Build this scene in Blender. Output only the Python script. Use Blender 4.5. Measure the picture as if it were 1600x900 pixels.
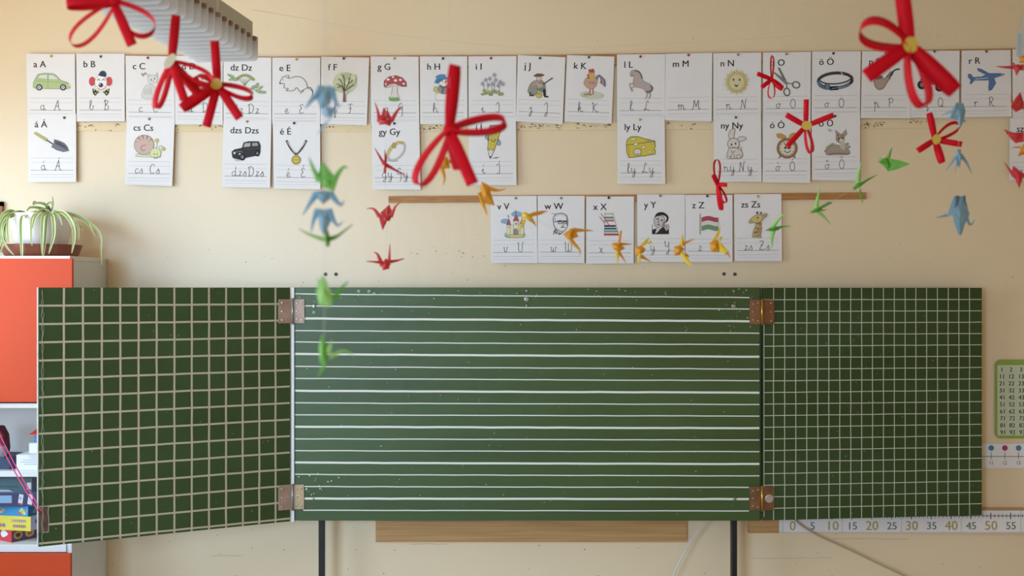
import bpy, math, random
from mathutils import Vector, Matrix
from mathutils.geometry import tessellate_polygon
random.seed(7)
for o in list(bpy.data.objects):
    bpy.data.objects.remove(o, do_unlink=True)
SC = bpy.context.scene
COL = SC.collection
PI = math.pi
# ------------------------------------------------------------------ camera, light, exposure
F = 1770.0            # focal length in pixels of a 1600 px wide frame
CAMZ = 1.75
YW = 5.05             # plaster face of the front wall
YB = 4.85             # face of the centre chalkboard
XL, XR, YBACK, ZC = -3.45, 3.7, -3.6, 3.35

cd = bpy.data.cameras.new('camera')
cam = bpy.data.objects.new('camera', cd); COL.objects.link(cam)
cam.location = (0, 0, CAMZ); cam.rotation_euler = (PI/2, 0, 0)
cd.sensor_width = 36.0; cd.lens = 36.0*F/1600.0
cd.dof.use_dof = True; cd.dof.focus_distance = 4.9; cd.dof.aperture_fstop = 2.9
cd.clip_start = 0.05; cd.clip_end = 100
SC.camera = cam
SC.view_settings.view_transform = 'Standard'
SC.view_settings.look = 'None'
SC.view_settings.gamma = 1.0
SC.view_settings.use_curve_mapping = False
SC.view_settings.exposure = 0.0
SC.cycles.use_denoising = True
SC.cycles.max_bounces = 8
SC.cycles.diffuse_bounces = 5
SC.cycles.caustics_reflective = False
SC.cycles.caustics_refractive = False

w = bpy.data.worlds.new('world'); SC.world = w; w.use_nodes = True
bg = w.node_tree.nodes['Background']
bg.inputs[0].default_value = (1.0, 0.69, 0.44, 1); bg.inputs[1].default_value = 0.80

def area_light(name, loc, rot, sx, sy, power, col, spread=PI):
    l = bpy.data.lights.new(name, 'AREA'); l.shape = 'RECTANGLE'; l.size = sx; l.size_y = sy
    l.energy = power; l.color = col; l.spread = spread
    o = bpy.data.objects.new(name, l); COL.objects.link(o); o.location = loc; o.rotation_euler = rot
    return o
# daylight through the two windows of the left wall: cool light from the sky above, warm light from the ground outside
WIN = [(2.2, 4.3, 0.95, 2.75), (-3.4, -0.6, 0.95, 2.75)]     # y0, y1, z0, z1
def win_light(name, k, power, col, tilt, spread=PI, yaw=0):
    y0, y1, z0, z1 = WIN[k]
    # faces +X; tilt > 0 turns it towards the floor
    o = area_light(name, (XL+0.10, (y0+y1)/2, (z0+z1)/2), (0, 0, 0), z1-z0, y1-y0, power, col, spread)
    o.rotation_euler = (Matrix.Rotation(math.radians(yaw), 3, 'Z') @ Matrix.Rotation(-PI/2+math.radians(tilt), 3, 'Y')).to_euler()
    return o
win_light('daylight_front_window', 0, 55, (0.48, 0.75, 1.0), 30, math.radians(130), 20)
win_light('daylight_rear_window', 1, 50, (0.48, 0.73, 1.0), 8, math.radians(64), 68)
win_light('ground_light_front_window', 0, 44, (1.0, 0.93, 0.84), -42, math.radians(150), 15)

# ------------------------------------------------------------------ helpers
def lin(c):
    return tuple(x/12.92 if x <= .04045 else ((x+.055)/1.055)**2.4 for x in c)
def hexc(h):
    return lin(tuple(int(h[i:i+2], 16)/255 for i in (0, 2, 4)))
MATS = {}
def mat(name, color, rough=.6, metal=0.0, spec=.5, bump=0.0, bscale=80, vary=0.0, vscale=6.0, stretch=(1,1,1), trans=0.0, sheen=0.0, coat=0.0):
    if name in MATS: return MATS[name]
    if isinstance(color, str): color = hexc(color)
    m = bpy.data.materials.new(name); m.use_nodes = True
    nt = m.node_tree; b = nt.nodes['Principled BSDF']
    b.inputs['Base Color'].default_value = (*color, 1)
    b.inputs['Roughness'].default_value = rough
    b.inputs['Metallic'].default_value = metal
    b.inputs['Specular IOR Level'].default_value = spec
    if trans: b.inputs['Transmission Weight'].default_value = trans
    if coat: b.inputs['Coat Weight'].default_value = coat
    tc = nt.nodes.new('ShaderNodeTexCoord')
    mp = nt.nodes.new('ShaderNodeMapping'); mp.inputs['Scale'].default_value = stretch
    nt.links.new(tc.outputs['Object'], mp.inputs['Vector'])
    if vary:
        n = nt.nodes.new('ShaderNodeTexNoise'); n.inputs['Scale'].default_value = vscale; n.inputs['Detail'].default_value = 5
        nt.links.new(mp.outputs[0], n.inputs['Vector'])
        r = nt.nodes.new('ShaderNodeValToRGB')
        r.color_ramp.elements[0].position = .3; r.color_ramp.elements[1].position = .7
        r.color_ramp.elements[0].color = (*[max(0, c*(1-vary)) for c in color], 1)
        r.color_ramp.elements[1].color = (*[min(1, c*(1+vary)) for c in color], 1)
        nt.links.new(n.outputs['Fac'], r.inputs[0]); nt.links.new(r.outputs[0], b.inputs['Base Color'])
    if bump:
        n2 = nt.nodes.new('ShaderNodeTexNoise'); n2.inputs['Scale'].default_value = bscale; n2.inputs['Detail'].default_value = 4
        nt.links.new(mp.outputs[0], n2.inputs['Vector'])
        bp = nt.nodes.new('ShaderNodeBump'); bp.inputs['Strength'].default_value = bump; bp.inputs['Distance'].default_value = .01
        nt.links.new(n2.outputs['Fac'], bp.inputs['Height']); nt.links.new(bp.outputs[0], b.inputs['Normal'])
    MATS[name] = m
    return m
def ink(h):
    v = [int(h[i:i+2], 16) for i in (0, 2, 4)]
    if max(v) > 90:          # thin printing ink on white paper
        v = [round(x+(236-x)*.16) for x in v]; h = '%02x%02x%02x' % tuple(v)
    return mat('print_'+h, h, rough=.55, spec=.3)

def W(px, py, Y):
    """a point of the place seen at pixel (px,py) of the photograph at distance Y"""
    return Vector(((px-800)/F*Y, Y, CAMZ-(py-450)/F*Y))

class MB:
    def __init__(s): s.v = []; s.f = []; s.m = []; s.mats = []
    def mi(s, m):
        if m not in s.mats: s.mats.append(m)
        return s.mats.index(m)
    def add(s, verts, faces, m):
        b = len(s.v); s.v += [Vector(p) for p in verts]
        k = s.mi(m)
        for f in faces: s.f.append([b+i for i in f]); s.m.append(k)
        return s
    def box(s, lo, hi, m, rz=0, piv=None):
        x0, y0, z0 = lo; x1, y1, z1 = hi
        vs = [Vector(p) for p in ((x0,y0,z0),(x1,y0,z0),(x1,y1,z0),(x0,y1,z0),(x0,y0,z1),(x1,y0,z1),(x1,y1,z1),(x0,y1,z1))]
        if rz:
            R = Matrix.Rotation(rz, 3, 'Z'); pv = Vector(piv)
            vs = [R@(q-pv)+pv for q in vs]
        return s.add(vs, [(3,2,1,0),(4,5,6,7),(0,1,5,4),(1,2,6,5),(2,3,7,6),(3,0,4,7)], m)
    def hexa(s, vs, m):   # 8 points: front quad a,b,c,d then back quad
        return s.add(vs, [(0,1,2,3),(7,6,5,4),(0,4,5,1),(1,5,6,2),(2,6,7,3),(3,7,4,0)], m)
    def tube(s, pts, r, m, n=8, r1=None, cap=True):
        pts = [Vector(p) for p in pts]; N = len(pts)
        rings = []
        up = None
        for i, p in enumerate(pts):
            t = (pts[min(i+1, N-1)]-pts[max(i-1, 0)]).normalized()
            if up is None:
                up = Vector((0,0,1)) if abs(t.z) < .9 else Vector((1,0,0))
            a = t.cross(up).normalized(); c = a.cross(t).normalized(); up = c
            rr = r if r1 is None else r+(r1-r)*i/(N-1)
            rings.append([p+(a*math.cos(2*PI*k/n)+c*math.sin(2*PI*k/n))*rr for k in range(n)])
        vs = [q for ring in rings for q in ring]
        fs = [(i*n+k, i*n+(k+1)%n, (i+1)*n+(k+1)%n, (i+1)*n+k) for i in range(N-1) for k in range(n)]
        if cap: fs += [tuple(range(n-1, -1, -1)), tuple((N-1)*n+k for k in range(n))]
        return s.add(vs, fs, m)
    def lathe(s, prof, c, m, n=24, axis='Z', sx=1.0):   # prof: (r, h); axis Z up, or -Y towards the camera
        c = Vector(c); vs = []
        for r, h in prof:
            for k in range(n):
                a = 2*PI*k/n
                if axis == 'Z': vs.append(c+Vector((r*math.cos(a)*sx, r*math.sin(a), h)))
                else: vs.append(c+Vector((r*math.cos(a), -h, r*math.sin(a))))
        N = len(prof)
        fs = [(i*n+k, i*n+(k+1)%n, (i+1)*n+(k+1)%n, (i+1)*n+k) for i in range(N-1) for k in range(n)]
        fs += [tuple(range(n-1, -1, -1)), tuple((N-1)*n+k for k in range(n))]
        return s.add(vs, fs, m)
    def bipyr(s, pts, th, m, back=None):   # closed faceted leaf over an outline
        pts = [Vector(p) for p in pts]; c = sum(pts, Vector())/len(pts); n = len(pts)
        vs = pts+[c+Vector((0,-th,0)), c+Vector((0,th if back is None else back,0))]
        fs = []
        for i in range(n):
            j = (i+1) % n; fs += [(i, j, n), (j, i, n+1)]
        return s.add(vs, fs, m)
    def spike(s, pts, w0, m, w1=.0006, flat=.5):   # folded, tapering paper strip with a diamond section
        pts = [Vector(p) for p in pts]; N = len(pts); vs = []
        for i, p in enumerate(pts):
            t = (pts[min(i+1, N-1)]-pts[max(i-1, 0)]).normalized()
            a = t.cross(Vector((0,1,0))); a = a.normalized() if a.length > 1e-6 else Vector((1,0,0))
            b = a.cross(t).normalized(); wd = w0+(w1-w0)*i/(N-1)
            vs += [p+a*wd, p+b*wd*flat, p-a*wd, p-b*wd*flat]
        fs = [(i*4+k, i*4+(k+1)%4, (i+1)*4+(k+1)%4, (i+1)*4+k) for i in range(N-1) for k in range(4)]
        fs += [(3,2,1,0), tuple((N-1)*4+k for k in range(4))]
        return s.add(vs, fs, m)
    def build(s, name, parent=None, origin=None, smooth=False, bevel=0.0):
        if origin is None:
            if parent is not None: origin = parent.get('_o') and Vector(parent['_o']) or Vector(parent.location)
            else:
                xs = [p.x for p in s.v]; ys = [p.y for p in s.v]; zs = [p.z for p in s.v]
                origin = Vector(((min(xs)+max(xs))/2, (min(ys)+max(ys))/2, min(zs)))
        origin = Vector(origin)
        me = bpy.data.meshes.new(name)
        me.from_pydata([tuple(p-origin) for p in s.v], [], s.f)
        for m in s.mats: me.materials.append(m)
        me.polygons.foreach_set('material_index', s.m)
        if smooth: me.polygons.foreach_set('use_smooth', [True]*len(me.polygons))
        me.update()
        o = bpy.data.objects.new(name, me); COL.objects.link(o)
        if parent is None: o.location = origin
        else:
            o.parent = parent
        ORIG[o.name] = origin
        if bevel:
            bv = o.modifiers.new('bevel', 'BEVEL'); bv.width = bevel; bv.segments = 2; bv.limit_method = 'ANGLE'
        return o
ORIG = {}
def child(mb, name, parent, **k):
    return mb.build(name, parent, origin=ORIG[parent.name], **k)
def thing(name, label, cat, loc, group=None):
    o = bpy.data.objects.new(name, None); COL.objects.link(o); o.location = loc
    o.empty_display_size = .05
    ORIG[o.name] = Vector(loc)
    return tag(o, label, cat, group)
def tag(o, label, cat, group=None):
    o['label'] = label; o['category'] = cat
    if group: o['group'] = group
    return o
def struct(mb, name, **k):
    o = mb.build(name, **k); o['kind'] = 'structure'; return o

def smooth_path(pts, n=6, closed=False):
    P = [Vector(p) for p in pts]; N = len(P); out = []
    rng = range(N) if closed else range(N-1)
    for i in rng:
        if closed: p0, p1, p2, p3 = P[i-1], P[i], P[(i+1)%N], P[(i+2)%N]
        else: p0, p1, p2, p3 = P[max(i-1,0)], P[i], P[i+1], P[min(i+2,N-1)]
        for k in range(n):
            t = k/n
            out.append(.5*((2*p1)+(p2-p0)*t+(2*p0-5*p1+4*p2-p3)*t*t+(3*p1-p0-3*p2+p3)*t*t*t))
    if not closed: out.append(P[-1])
    return out

# flat print on a surface: every mark is a polygon a hair above the sheet
class Print:
    def __init__(s, mb, mapfn, ox=0, oy=0, sc=1.0, step=.00007):
        s.mb = mb; s.map = mapfn; s.ox = ox; s.oy = oy; s.sc = sc; s.layer = 0; s.step = step; s.sub = False
    def crop(s, ox, oy, sc): s.ox, s.oy, s.sc = ox, oy, sc; return s
    def q(s, p): return (p[0]/s.sc+s.ox, p[1]/s.sc+s.oy)
    def raw(s, pts, faces, c):
        s.layer += 1
        m = c if not isinstance(c, str) else ink(c)
        s.mb.add([s.map(p[0], p[1], s.layer*s.step+.00012) for p in pts], faces, m)
    def poly(s, pts, c, sm=False, line=None, lw=.5):
        if sm: pts = [(p.x, p.y) for p in smooth_path([(a, b, 0) for a, b in pts], 4, True)]
        q = [s.q(p) for p in pts]
        if c:
            tri = tessellate_polygon([[Vector((a, b, 0)) for a, b in q]])
            s.raw(q, tri, c)
        if line: s._stroke(q+[q[0]], lw, line)
        return s
    def E(s, x, y, rx, ry, c, rot=0, line=None, lw=.5, n=18):
        r = math.radians(rot); cs, sn = math.cos(r), math.sin(r)
        pts = [(x+rx*math.cos(2*PI*k/n)*cs-ry*math.sin(2*PI*k/n)*sn, y+rx*math.cos(2*PI*k/n)*sn+ry*math.sin(2*PI*k/n)*cs) for k in range(n)]
        return s.poly(pts, c, line=line, lw=lw)
    def L(s, pts, wd, c, sm=False):   # wd in photo pixels
        if sm and len(pts) > 2: pts = [(p.x, p.y) for p in smooth_path([(a, b, 0) for a, b in pts], 4)]
        s._stroke([s.q(p) for p in pts], wd, c); return s
    def _stroke(s, q, wd, c):
        if len(q) == 2 and s.sub: q = [(q[0][0]+(q[1][0]-q[0][0])*k/8, q[0][1]+(q[1][1]-q[0][1])*k/8) for k in range(9)]
        vs = []; N = len(q)
        for i in range(N):
            a = q[max(i-1,0)]; b = q[min(i+1,N-1)]
            dx, dy = b[0]-a[0], b[1]-a[1]; l = math.hypot(dx, dy) or 1e-6
            nx, ny = -dy/l*wd/2, dx/l*wd/2
            vs += [(q[i][0]+nx, q[i][1]+ny), (q[i][0]-nx, q[i][1]-ny)]
        s.raw(vs, [(2*i, 2*i+2, 2*i+3, 2*i+1) for i in range(N-1)], c)
    def text(s, t, x, y, size, c, cx=False, xs=1.0, bold=0.0):   # x,y in photo px: left end of the baseline
        vs, fs, wd = glyphs(t)
        if cx: x = x-wd*size*xs/2
        s.raw([(x+a*size*xs, y-b*size) for a, b in vs], fs, c)
        if bold: s.raw([(x+bold+a*size*xs, y-b*size) for a, b in vs], fs, c)
        return s
    def script(s, t, x, y, xh, c, wd=.75):   # school handwriting
        for ch in t:
            g = SCRIPT.get(ch)
            if not g: x += xh*.7; continue
            adv, strokes = g
            for st in strokes:
                pp = [(p.x, p.y) for p in smooth_path([(a, b, 0) for a, b in st], 4)] if len(st) > 2 else st
                s._stroke([(x+a*xh, y-b*xh) for a, b in pp], wd, c)
            x += adv*xh
        return s
_GC = {}
def glyphs(t):
    if t in _GC: return _GC[t]
    cu = bpy.data.curves.new('t', 'FONT'); cu.body = t; cu.size = 1.0; cu.resolution_u = 3; cu.offset = 0
    ob = bpy.data.objects.new('t', cu); COL.objects.link(ob)
    dg = bpy.context.evaluated_depsgraph_get(); dg.update()
    me = bpy.data.meshes.new_from_object(ob.evaluated_get(dg))
    vs = [(v.co.x, v.co.y) for v in me.vertices]; fs = [tuple(p.vertices) for p in me.polygons]
    wd = max([a for a, b in vs] or [0])
    bpy.data.objects.remove(ob); bpy.data.curves.remove(cu); bpy.data.meshes.remove(me)
    _GC[t] = (vs, fs, wd); return _GC[t]

# ------------------------------------------------------------------ special materials
def wood_mat(name, c0, c1, scale=5.0, stretch=(1, 6, 14), rough=.5):
    m = bpy.data.materials.new(name); m.use_nodes = True; nt = m.node_tree; b = nt.nodes['Principled BSDF']
    b.inputs['Roughness'].default_value = rough
    tc = nt.nodes.new('ShaderNodeTexCoord'); mp = nt.nodes.new('ShaderNodeMapping'); mp.inputs['Scale'].default_value = stretch
    n = nt.nodes.new('ShaderNodeTexNoise'); n.inputs['Scale'].default_value = scale; n.inputs['Detail'].default_value = 8; n.inputs['Distortion'].default_value = .6
    r = nt.nodes.new('ShaderNodeValToRGB'); r.color_ramp.elements[0].position = .32; r.color_ramp.elements[1].position = .68
    r.color_ramp.elements[0].color = (*hexc(c0), 1); r.color_ramp.elements[1].color = (*hexc(c1), 1)
    nt.links.new(tc.outputs['Object'], mp.inputs[0]); nt.links.new(mp.outputs[0], n.inputs['Vector'])
    nt.links.new(n.outputs['Fac'], r.inputs[0]); nt.links.new(r.outputs[0], b.inputs['Base Color'])
    return m
def speck_mat(name, base, speck, scale, thr, rough=.55, spec=.4, vary=.05, vscale=1.2, stretch=(1,1,1), coarse=None):
    """painted plaster or board: slow tone drift plus specks of wear"""
    m = bpy.data.materials.new(name); m.use_nodes = True; nt = m.node_tree; b = nt.nodes['Principled BSDF']
    b.inputs['Roughness'].default_value = rough; b.inputs['Specular IOR Level'].default_value = spec
    tc = nt.nodes.new('ShaderNodeTexCoord'); mp = nt.nodes.new('ShaderNodeMapping'); mp.inputs['Scale'].default_value = stretch
    nt.links.new(tc.outputs['Object'], mp.inputs[0])
    c = hexc(base)
    n = nt.nodes.new('ShaderNodeTexNoise'); n.inputs['Scale'].default_value = vscale; n.inputs['Detail'].default_value = 6
    r = nt.nodes.new('ShaderNodeValToRGB'); r.color_ramp.elements[0].position = .3; r.color_ramp.elements[1].position = .72
    r.color_ramp.elements[0].color = (*[x*(1-vary) for x in c], 1)
    cc = hexc(coarse) if coarse else [min(1, x*(1+vary)) for x in c]
    r.color_ramp.elements[1].color = (*cc, 1)
    nt.links.new(mp.outputs[0], n.inputs['Vector']); nt.links.new(n.outputs['Fac'], r.inputs[0])
    n2 = nt.nodes.new('ShaderNodeTexNoise'); n2.inputs['Scale'].default_value = scale; n2.inputs['Detail'].default_value = 2
    nt.links.new(tc.outputs['Object'], n2.inputs['Vector'])
    r2 = nt.nodes.new('ShaderNodeValToRGB'); r2.color_ramp.elements[0].position = thr; r2.color_ramp.elements[1].position = thr+.03
    nt.links.new(n2.outputs['Fac'], r2.inputs[0])
    mx = nt.nodes.new('ShaderNodeMixRGB'); mx.inputs[2].default_value = (*hexc(speck), 1)
    nt.links.new(r2.outputs[0], mx.inputs[0]); nt.links.new(r.outputs[0], mx.inputs[1]); nt.links.new(mx.outputs[0], b.inputs['Base Color'])
    n3 = nt.nodes.new('ShaderNodeTexNoise'); n3.inputs['Scale'].default_value = 14; n3.inputs['Detail'].default_value = 5
    bp = nt.nodes.new('ShaderNodeBump'); bp.inputs['Strength'].default_value = .12; bp.inputs['Distance'].default_value = .01
    nt.links.new(tc.outputs['Object'], n3.inputs['Vector']); nt.links.new(n3.outputs['Fac'], bp.inputs['Height']); nt.links.new(bp.outputs[0], b.inputs['Normal'])
    return m
M_WALL = speck_mat('cream_wall_paint', 'ebd7b4', 'a8946c', 38, .80, rough=.38, spec=.85, vary=.03)
M_WHITE = mat('white_paint', 'f0efec', .45)
M_PAPER = mat('white_paper', 'eceaea', .38, spec=.5, bump=.06, bscale=12, vary=.02, vscale=9)
M_GREEN = speck_mat('green_board_paint', '374e1f', '6d8a66', 60, .76, rough=.42, spec=.5, vary=.12, vscale=1.6, stretch=(.6, 1, 3.0), coarse='425c2e')
M_GREEN2 = speck_mat('green_board_wing_paint', '384a22', '6d8a66', 60, .78, rough=.55, spec=.25, vary=.10, vscale=1.6, stretch=(1, 1, 2), coarse='3f5430')
M_CHALKLINE = mat('white_line_paint', 'e6e8dd', .6)
M_TANLINE = mat('tan_line_paint', 'bdb39a', .6)
M_GREYLINE = mat('grey_white_line_paint', 'c9cdbb', .6)
M_BLACKMET = mat('black_steel', '17171a', .5, spec=.4)
M_STEEL = mat('zinc_plate', 'b09484', .5, metal=.25, vary=.18, vscale=25)
M_RUST = mat('brown_steel_plate', '8a6242', .45, metal=.5, vary=.25, vscale=30)
M_BRASS = mat('brass_pin', 'c8a050', .3, metal=.9)
M_SCREW = mat('screw_steel', '9a9a94', .35, metal=.8)
M_DARK = mat('dark_hole', '1c1a18', .8)
# ------------------------------------------------------------------ room shell
b = MB().box((XL-.15, YW, 0), (XR+.15, YW+.15, ZC), M_WALL)
def scribble(pr, r, n, x0, x1, y0, y1, cols, s):
    for _ in range(n):
        x, y, q = r.uniform(x0, x1), r.uniform(y0, y1), r.uniform(*s)
        pr.poly([(x+q*math.cos(a)*r.uniform(.5,1.5), y+q*math.sin(a)*r.uniform(.4,1.1)) for a in (0,1.2,2.4,3.6,5)], r.choice(cols))
rw_ = random.Random(21)
pr = Print(b, lambda x, y, d: W(x, y, YW)-Vector((0, d, 0)), step=.000002)
scribble(pr, rw_, 46, 180, 1590, 300, 446, ('b9a888','a8977a','8f8068'), (.5, 1.3))
scribble(pr, rw_, 30, 180, 1590, 15, 80, ('c4b088','b09c74'), (.5, 1.1))
scribble(pr, rw_, 60, 175, 1590, 822, 900, ('b4a896','9c9080','8a7e70'), (.5, 1.4))
scribble(pr, rw_, 14, 640, 790, 385, 402, ('b2a48c',), (.8, 1.8))
for x0, x1, y in ((1175,1300,872),(330,380,868),(640,700,850),(1300,1420,842)):
    pr.L([(x0+(x1-x0)*k/12, y+rw_.uniform(-.7,.7)) for k in range(13)], .7, 'b5a58c')
struct(b, 'wall_front')
b = MB().box((XR, YBACK, 0), (XR+.15, YW, ZC), M_WALL); struct(b, 'wall_right')
b = MB()
ys = [YBACK, WIN[1][0], WIN[1][1], WIN[0][0], WIN[0][1], YW]
for i in range(5):
    if i in (1, 3):
        b.box((XL-.15, ys[i], 0), (XL, ys[i+1], .95), M_WALL); b.box((XL-.15, ys[i], 2.75), (XL, ys[i+1], ZC), M_WALL)
    else: b.box((XL-.15, ys[i], 0), (XL, ys[i+1], ZC), M_WALL)
struct(b, 'wall_left')
M_FLOOR = speck_mat('pale_linoleum', 'dad2c8', 'b8b0a6', 30, .62, rough=.35, vary=.05, vscale=2)
struct(MB().box((XL-.15, YBACK, -.1), (XR+.15, YW+.15, 0), M_FLOOR), 'floor')
struct(MB().box((XL-.15, YBACK, ZC), (XR+.15, YW+.15, ZC+.1), mat('ceiling_paint', 'f2ead8', .8)), 'ceiling')
M_GLASS = mat('window_glass', (.9,.95,1), .02, trans=1.0)
for k, (y0, y1, z0, z1) in enumerate(WIN):
    b = MB()
    for a, c in ((y0, y0+.06), (y1-.06, y1), ((y0+y1)/2-.04, (y0+y1)/2+.04)): b.box((XL-.12, a, z0), (XL-.05, c, z1), M_WHITE)
    for a, c in ((z0, z0+.06), (z1-.06, z1)): b.box((XL-.12, y0, a), (XL-.05, y1, c), M_WHITE)
    win = struct(b, 'window_%d' % (k+1))
    child(MB().box((XL-.09, y0+.06, z0+.06), (XL-.08, y1-.06, z1-.06), M_GLASS), 'pane', win)

# ------------------------------------------------------------------ battens and planks on the wall
M_OAK = wood_mat('orange_brown_wood', 'a06a34', 'bd8a52', 6, (1.5, 3, 22))
M_BAMBOO = wood_mat('tan_plank_wood', 'b48650', 'cda26a', 3, (.7, 3, 30))
M_PEEL = speck_mat('worn_cream_paint', 'ead6ae', '7a5a38', 55, .67, rough=.6, vary=.05, vscale=5, stretch=(1,1,1))
def batten(px, th, m, name, label, dy=0.0, cat='wood strip'):
    """px: list of (x, ytop, ybottom); a strip lying on the wall"""
    b = MB(); n = len(px)
    vs = []
    for x, a, c in px:
        vs += [W(x, a, YW-th), W(x, c, YW-th), W(x, a, YW-th)+Vector((0, th-.0005, 0)), W(x, c, YW-th)+Vector((0, th-.0005, 0))]
    fs = [(1,0,2,3)]
    for i in range(n-1):
        p = 4*i
        fs += [(p, p+1, p+5, p+4), (p+2, p+6, p+7, p+3), (p, p+4, p+6, p+2), (p+1, p+3, p+7, p+5)]
    p = 4*(n-1); fs += [(p, p+1, p+3, p+2)]
    b.add(vs, fs, m)
    if name == 'painted_batten':
        pr = Print(b, lambda x, y, d: W(x, y, YW-th)-Vector((0, d, 0)), step=.000004); r = random.Random(12)
        for x0, x1, y in ((121,128,197),(128,150,196),(178,186,196),(334,352,198),(505,521,198),(578,584,200),(640,690,201),(695,706,199),(812,860,197),(868,880,198),(898,905,193),(900,906,200),(912,956,195.5),(1042,1050,193),(1080,1090,194),(1345,1382,193),(1350,1370,197),(1418,1458,190)):
            for k in range(int((x1-x0)/2.2)+2):
                x, yy, q = r.uniform(x0, x1), y+r.gauss(0, 1.5), r.uniform(.5, 1.7)
                pr.poly([(x+q*1.5*math.cos(a)*r.uniform(.5,1.5), yy+q*.7*math.sin(a)*r.uniform(.5,1.2)) for a in (0,1.2,2.4,3.6,5)], r.choice(('6a4a2e','8a6a48','54402e','a08660')))
    o = b.build(name); return tag(o, label, cat)
top = [(122,84),(430,88.6),(640,86.6),(870,85.6),(1130,81.6),(1360,79.2),(1600,75.6),(1650,75)]
batten([(x, y, y+17) for x, y in top], .012, M_OAK, 'wooden_batten', 'long thin brown wood strip along the top edge of the upper alphabet cards')
low = [(119,190.5),(340,192),(580,192),(820,190),(1120,188),(1460,186)]
o = batten([(x, y, y+14) for x, y in low], .005, M_PEEL, 'painted_batten', 'cream painted strip with peeling brown wear under the top row of cards')
batten([(607,306.5,317), (990,304,314.5), (1353,300.5,311)], .012, M_OAK, 'wooden_batten', 'middle brown wood strip holding the lower card row above the chalkboard')
o = batten([(587,806,847),(1073,806,847)], .018, M_BAMBOO, 'wooden_plank', 'tan wooden plank on the wall under the centre of the chalkboard', cat='plank')
batten([(1170,795,833),(1217.5,795,833),(1640,794,833)], .018, M_BAMBOO, 'wooden_plank', 'tan wooden plank behind the long number strip, right of the black post', cat='plank')

def anchor(x, y, label):
    c = W(x, y, YW)
    b = MB().lathe([(.0085,0.0003),(.0085,.002),(.007,.003),(.004,.003)], c, mat('grey_plastic', '7d786f', .6), 14, 'Y')
    o = b.build('wall_anchor'); tag(o, label, 'wall plug', 'wall plugs above the chalkboard')
    child(MB().lathe([(.0042,.0031),(.0042,.0034)], c, M_DARK, 12, 'Y'), 'bore', o)
anchor(508.5,428.5,'small round wall plug, outer one of the pair above the left post')
anchor(525,428.5,'small round wall plug, inner one of the pair above the left post')
anchor(1131,428,'small round wall plug, inner one of the pair above the right hinge')
anchor(1148,428.5,'small round wall plug, outer one of the pair above the right hinge')

# picture frame whose edge shows at the left border
M_FRM = wood_mat('frame_wood', '8a5a34', 'a06c40', 6, (2, 2, 12))
o = thing('picture_frame', 'brown wooden picture frame edge on the wall behind the spider plant', 'picture frame', W(-35, 380, YW-.01))
b = MB(); y = YW-.02
def wbox(b, x0, y0, x1, y1, Ya, Yb, m):
    p = W(x0, y1, Ya); q = W(x1, y0, Ya); return b.box((p.x, Ya, p.z), (q.x, Yb, q.z), m)
for r in ((-75,315,-67,392),(-5,315,3.2,392),(-75,315,3.2,322),(-75,385,3.2,392)): wbox(b, *r, y, YW-.001, M_FRM)
child(b, 'frame', o); b = MB(); wbox(b, -67, 322, -5, 385, YW-.008, YW-.002, mat('picture_print', 'b9a98a', .5, vary=.3, vscale=12)); child(b, 'picture', o)

# ------------------------------------------------------------------ chalkboard
HL = W(458, 450, YB).x; HR = W(1189, 450, YB).x
ZT = CAMZ+.002; ZB = CAMZ-.9965
board = thing('chalkboard', 'green folding chalkboard with white lines in the middle and squared side wings', 'chalkboard', (0, YB+.01, ZB))
# centre panel: marks are laid in the panel's own plane
b = MB(); b.box((HL+.006, YB, ZB), (HR-.004, YB+.022, ZT), M_GREEN)
pr = Print(b, lambda x, y, d: W(x, y, YB)-Vector((0, d, 0)))
left_y = [459,477.6,497.3,516.4,534.3,553,572.5,591,610.4,629.5,648,666.6,685.5,704,722.6,741,760,778.8,797]
right_y = [465,482.7,502,520.6,538.5,557.4,576.7,594.8,613.5,632,650,669,687.5,705.7,725,743.6,761.5,779.8,798.4]
rnd = random.Random(3)
for i, (ya, yb) in enumerate(zip(left_y, right_y)):
    thick = i % 3 == 2
    x0 = 476 if i in (1,2,17) else (474 if i == 18 else 461)
    x1 = 1171 if i in (0,1,2) else (1170 if i in (17,18,16) else 1186.5)
    pts = []; N = 26
    for k in range(N+1):
        t = k/N; x = x0+(x1-x0)*t
        pts.append((x, ya+(yb-ya)*((x-460)/727)**.8 + rnd.uniform(-.25,.25)))
    pr._stroke(pts, 3.3 if thick else 1.7, M_CHALKLINE)
def specks(pr, n, x0, x1, y0, y1, c, rr, rnd, s=(.4, 1.1)):
    for _ in range(n):
        x, y = rnd.uniform(x0, x1), rnd.uniform(y0, y1); r = rnd.uniform(*s)
        pr.poly([(x+r*math.cos(a)*rnd.uniform(.6,1.3), y+r*math.sin(a)*rnd.uniform(.6,1.3)) for a in (0,1.2,2.4,3.6,5)], c)
specks(pr, 60, 465, 1180, 452, 810, 'a9b897', 1, rnd)
specks(pr, 45, 465, 1180, 451, 470, 'b9bfa8', 1, rnd)
specks(pr, 22, 462, 545, 738, 775, 'd6dcc8', 1, rnd, (.6, 1.4))
specks(pr, 18, 1120, 1180, 455, 520, 'b4bca2', 1, rnd, (.5, 1.2))
for x, y in ((491,488),(561,455),(577,455),(585,459)): pr.E(x, y, 1.8, 1.5, None, line='cdd3c0', lw=.8)
child(b, 'centre_panel', board, bevel=.002)
# white worn edge strip between the left wing and the centre panel
b = MB(); b.box((HL-.0065, YB-.006, ZB-.004), (HL+.0055, YB+.020, ZT), mat('pale_edge_paint', 'd9dce2', .45, vary=.06, vscale=20)); child(b, 'edge_strip', board)
b = MB(); b.box((HR-.0035, YB+.004, ZB+.002), (HR+.002, YB+.020, ZT-.001), mat('dark_gap_shade', '25331f', .6)); child(b, 'edge_strip', board)  # dark strip stands in for the shaded gap beside the right wing

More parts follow.
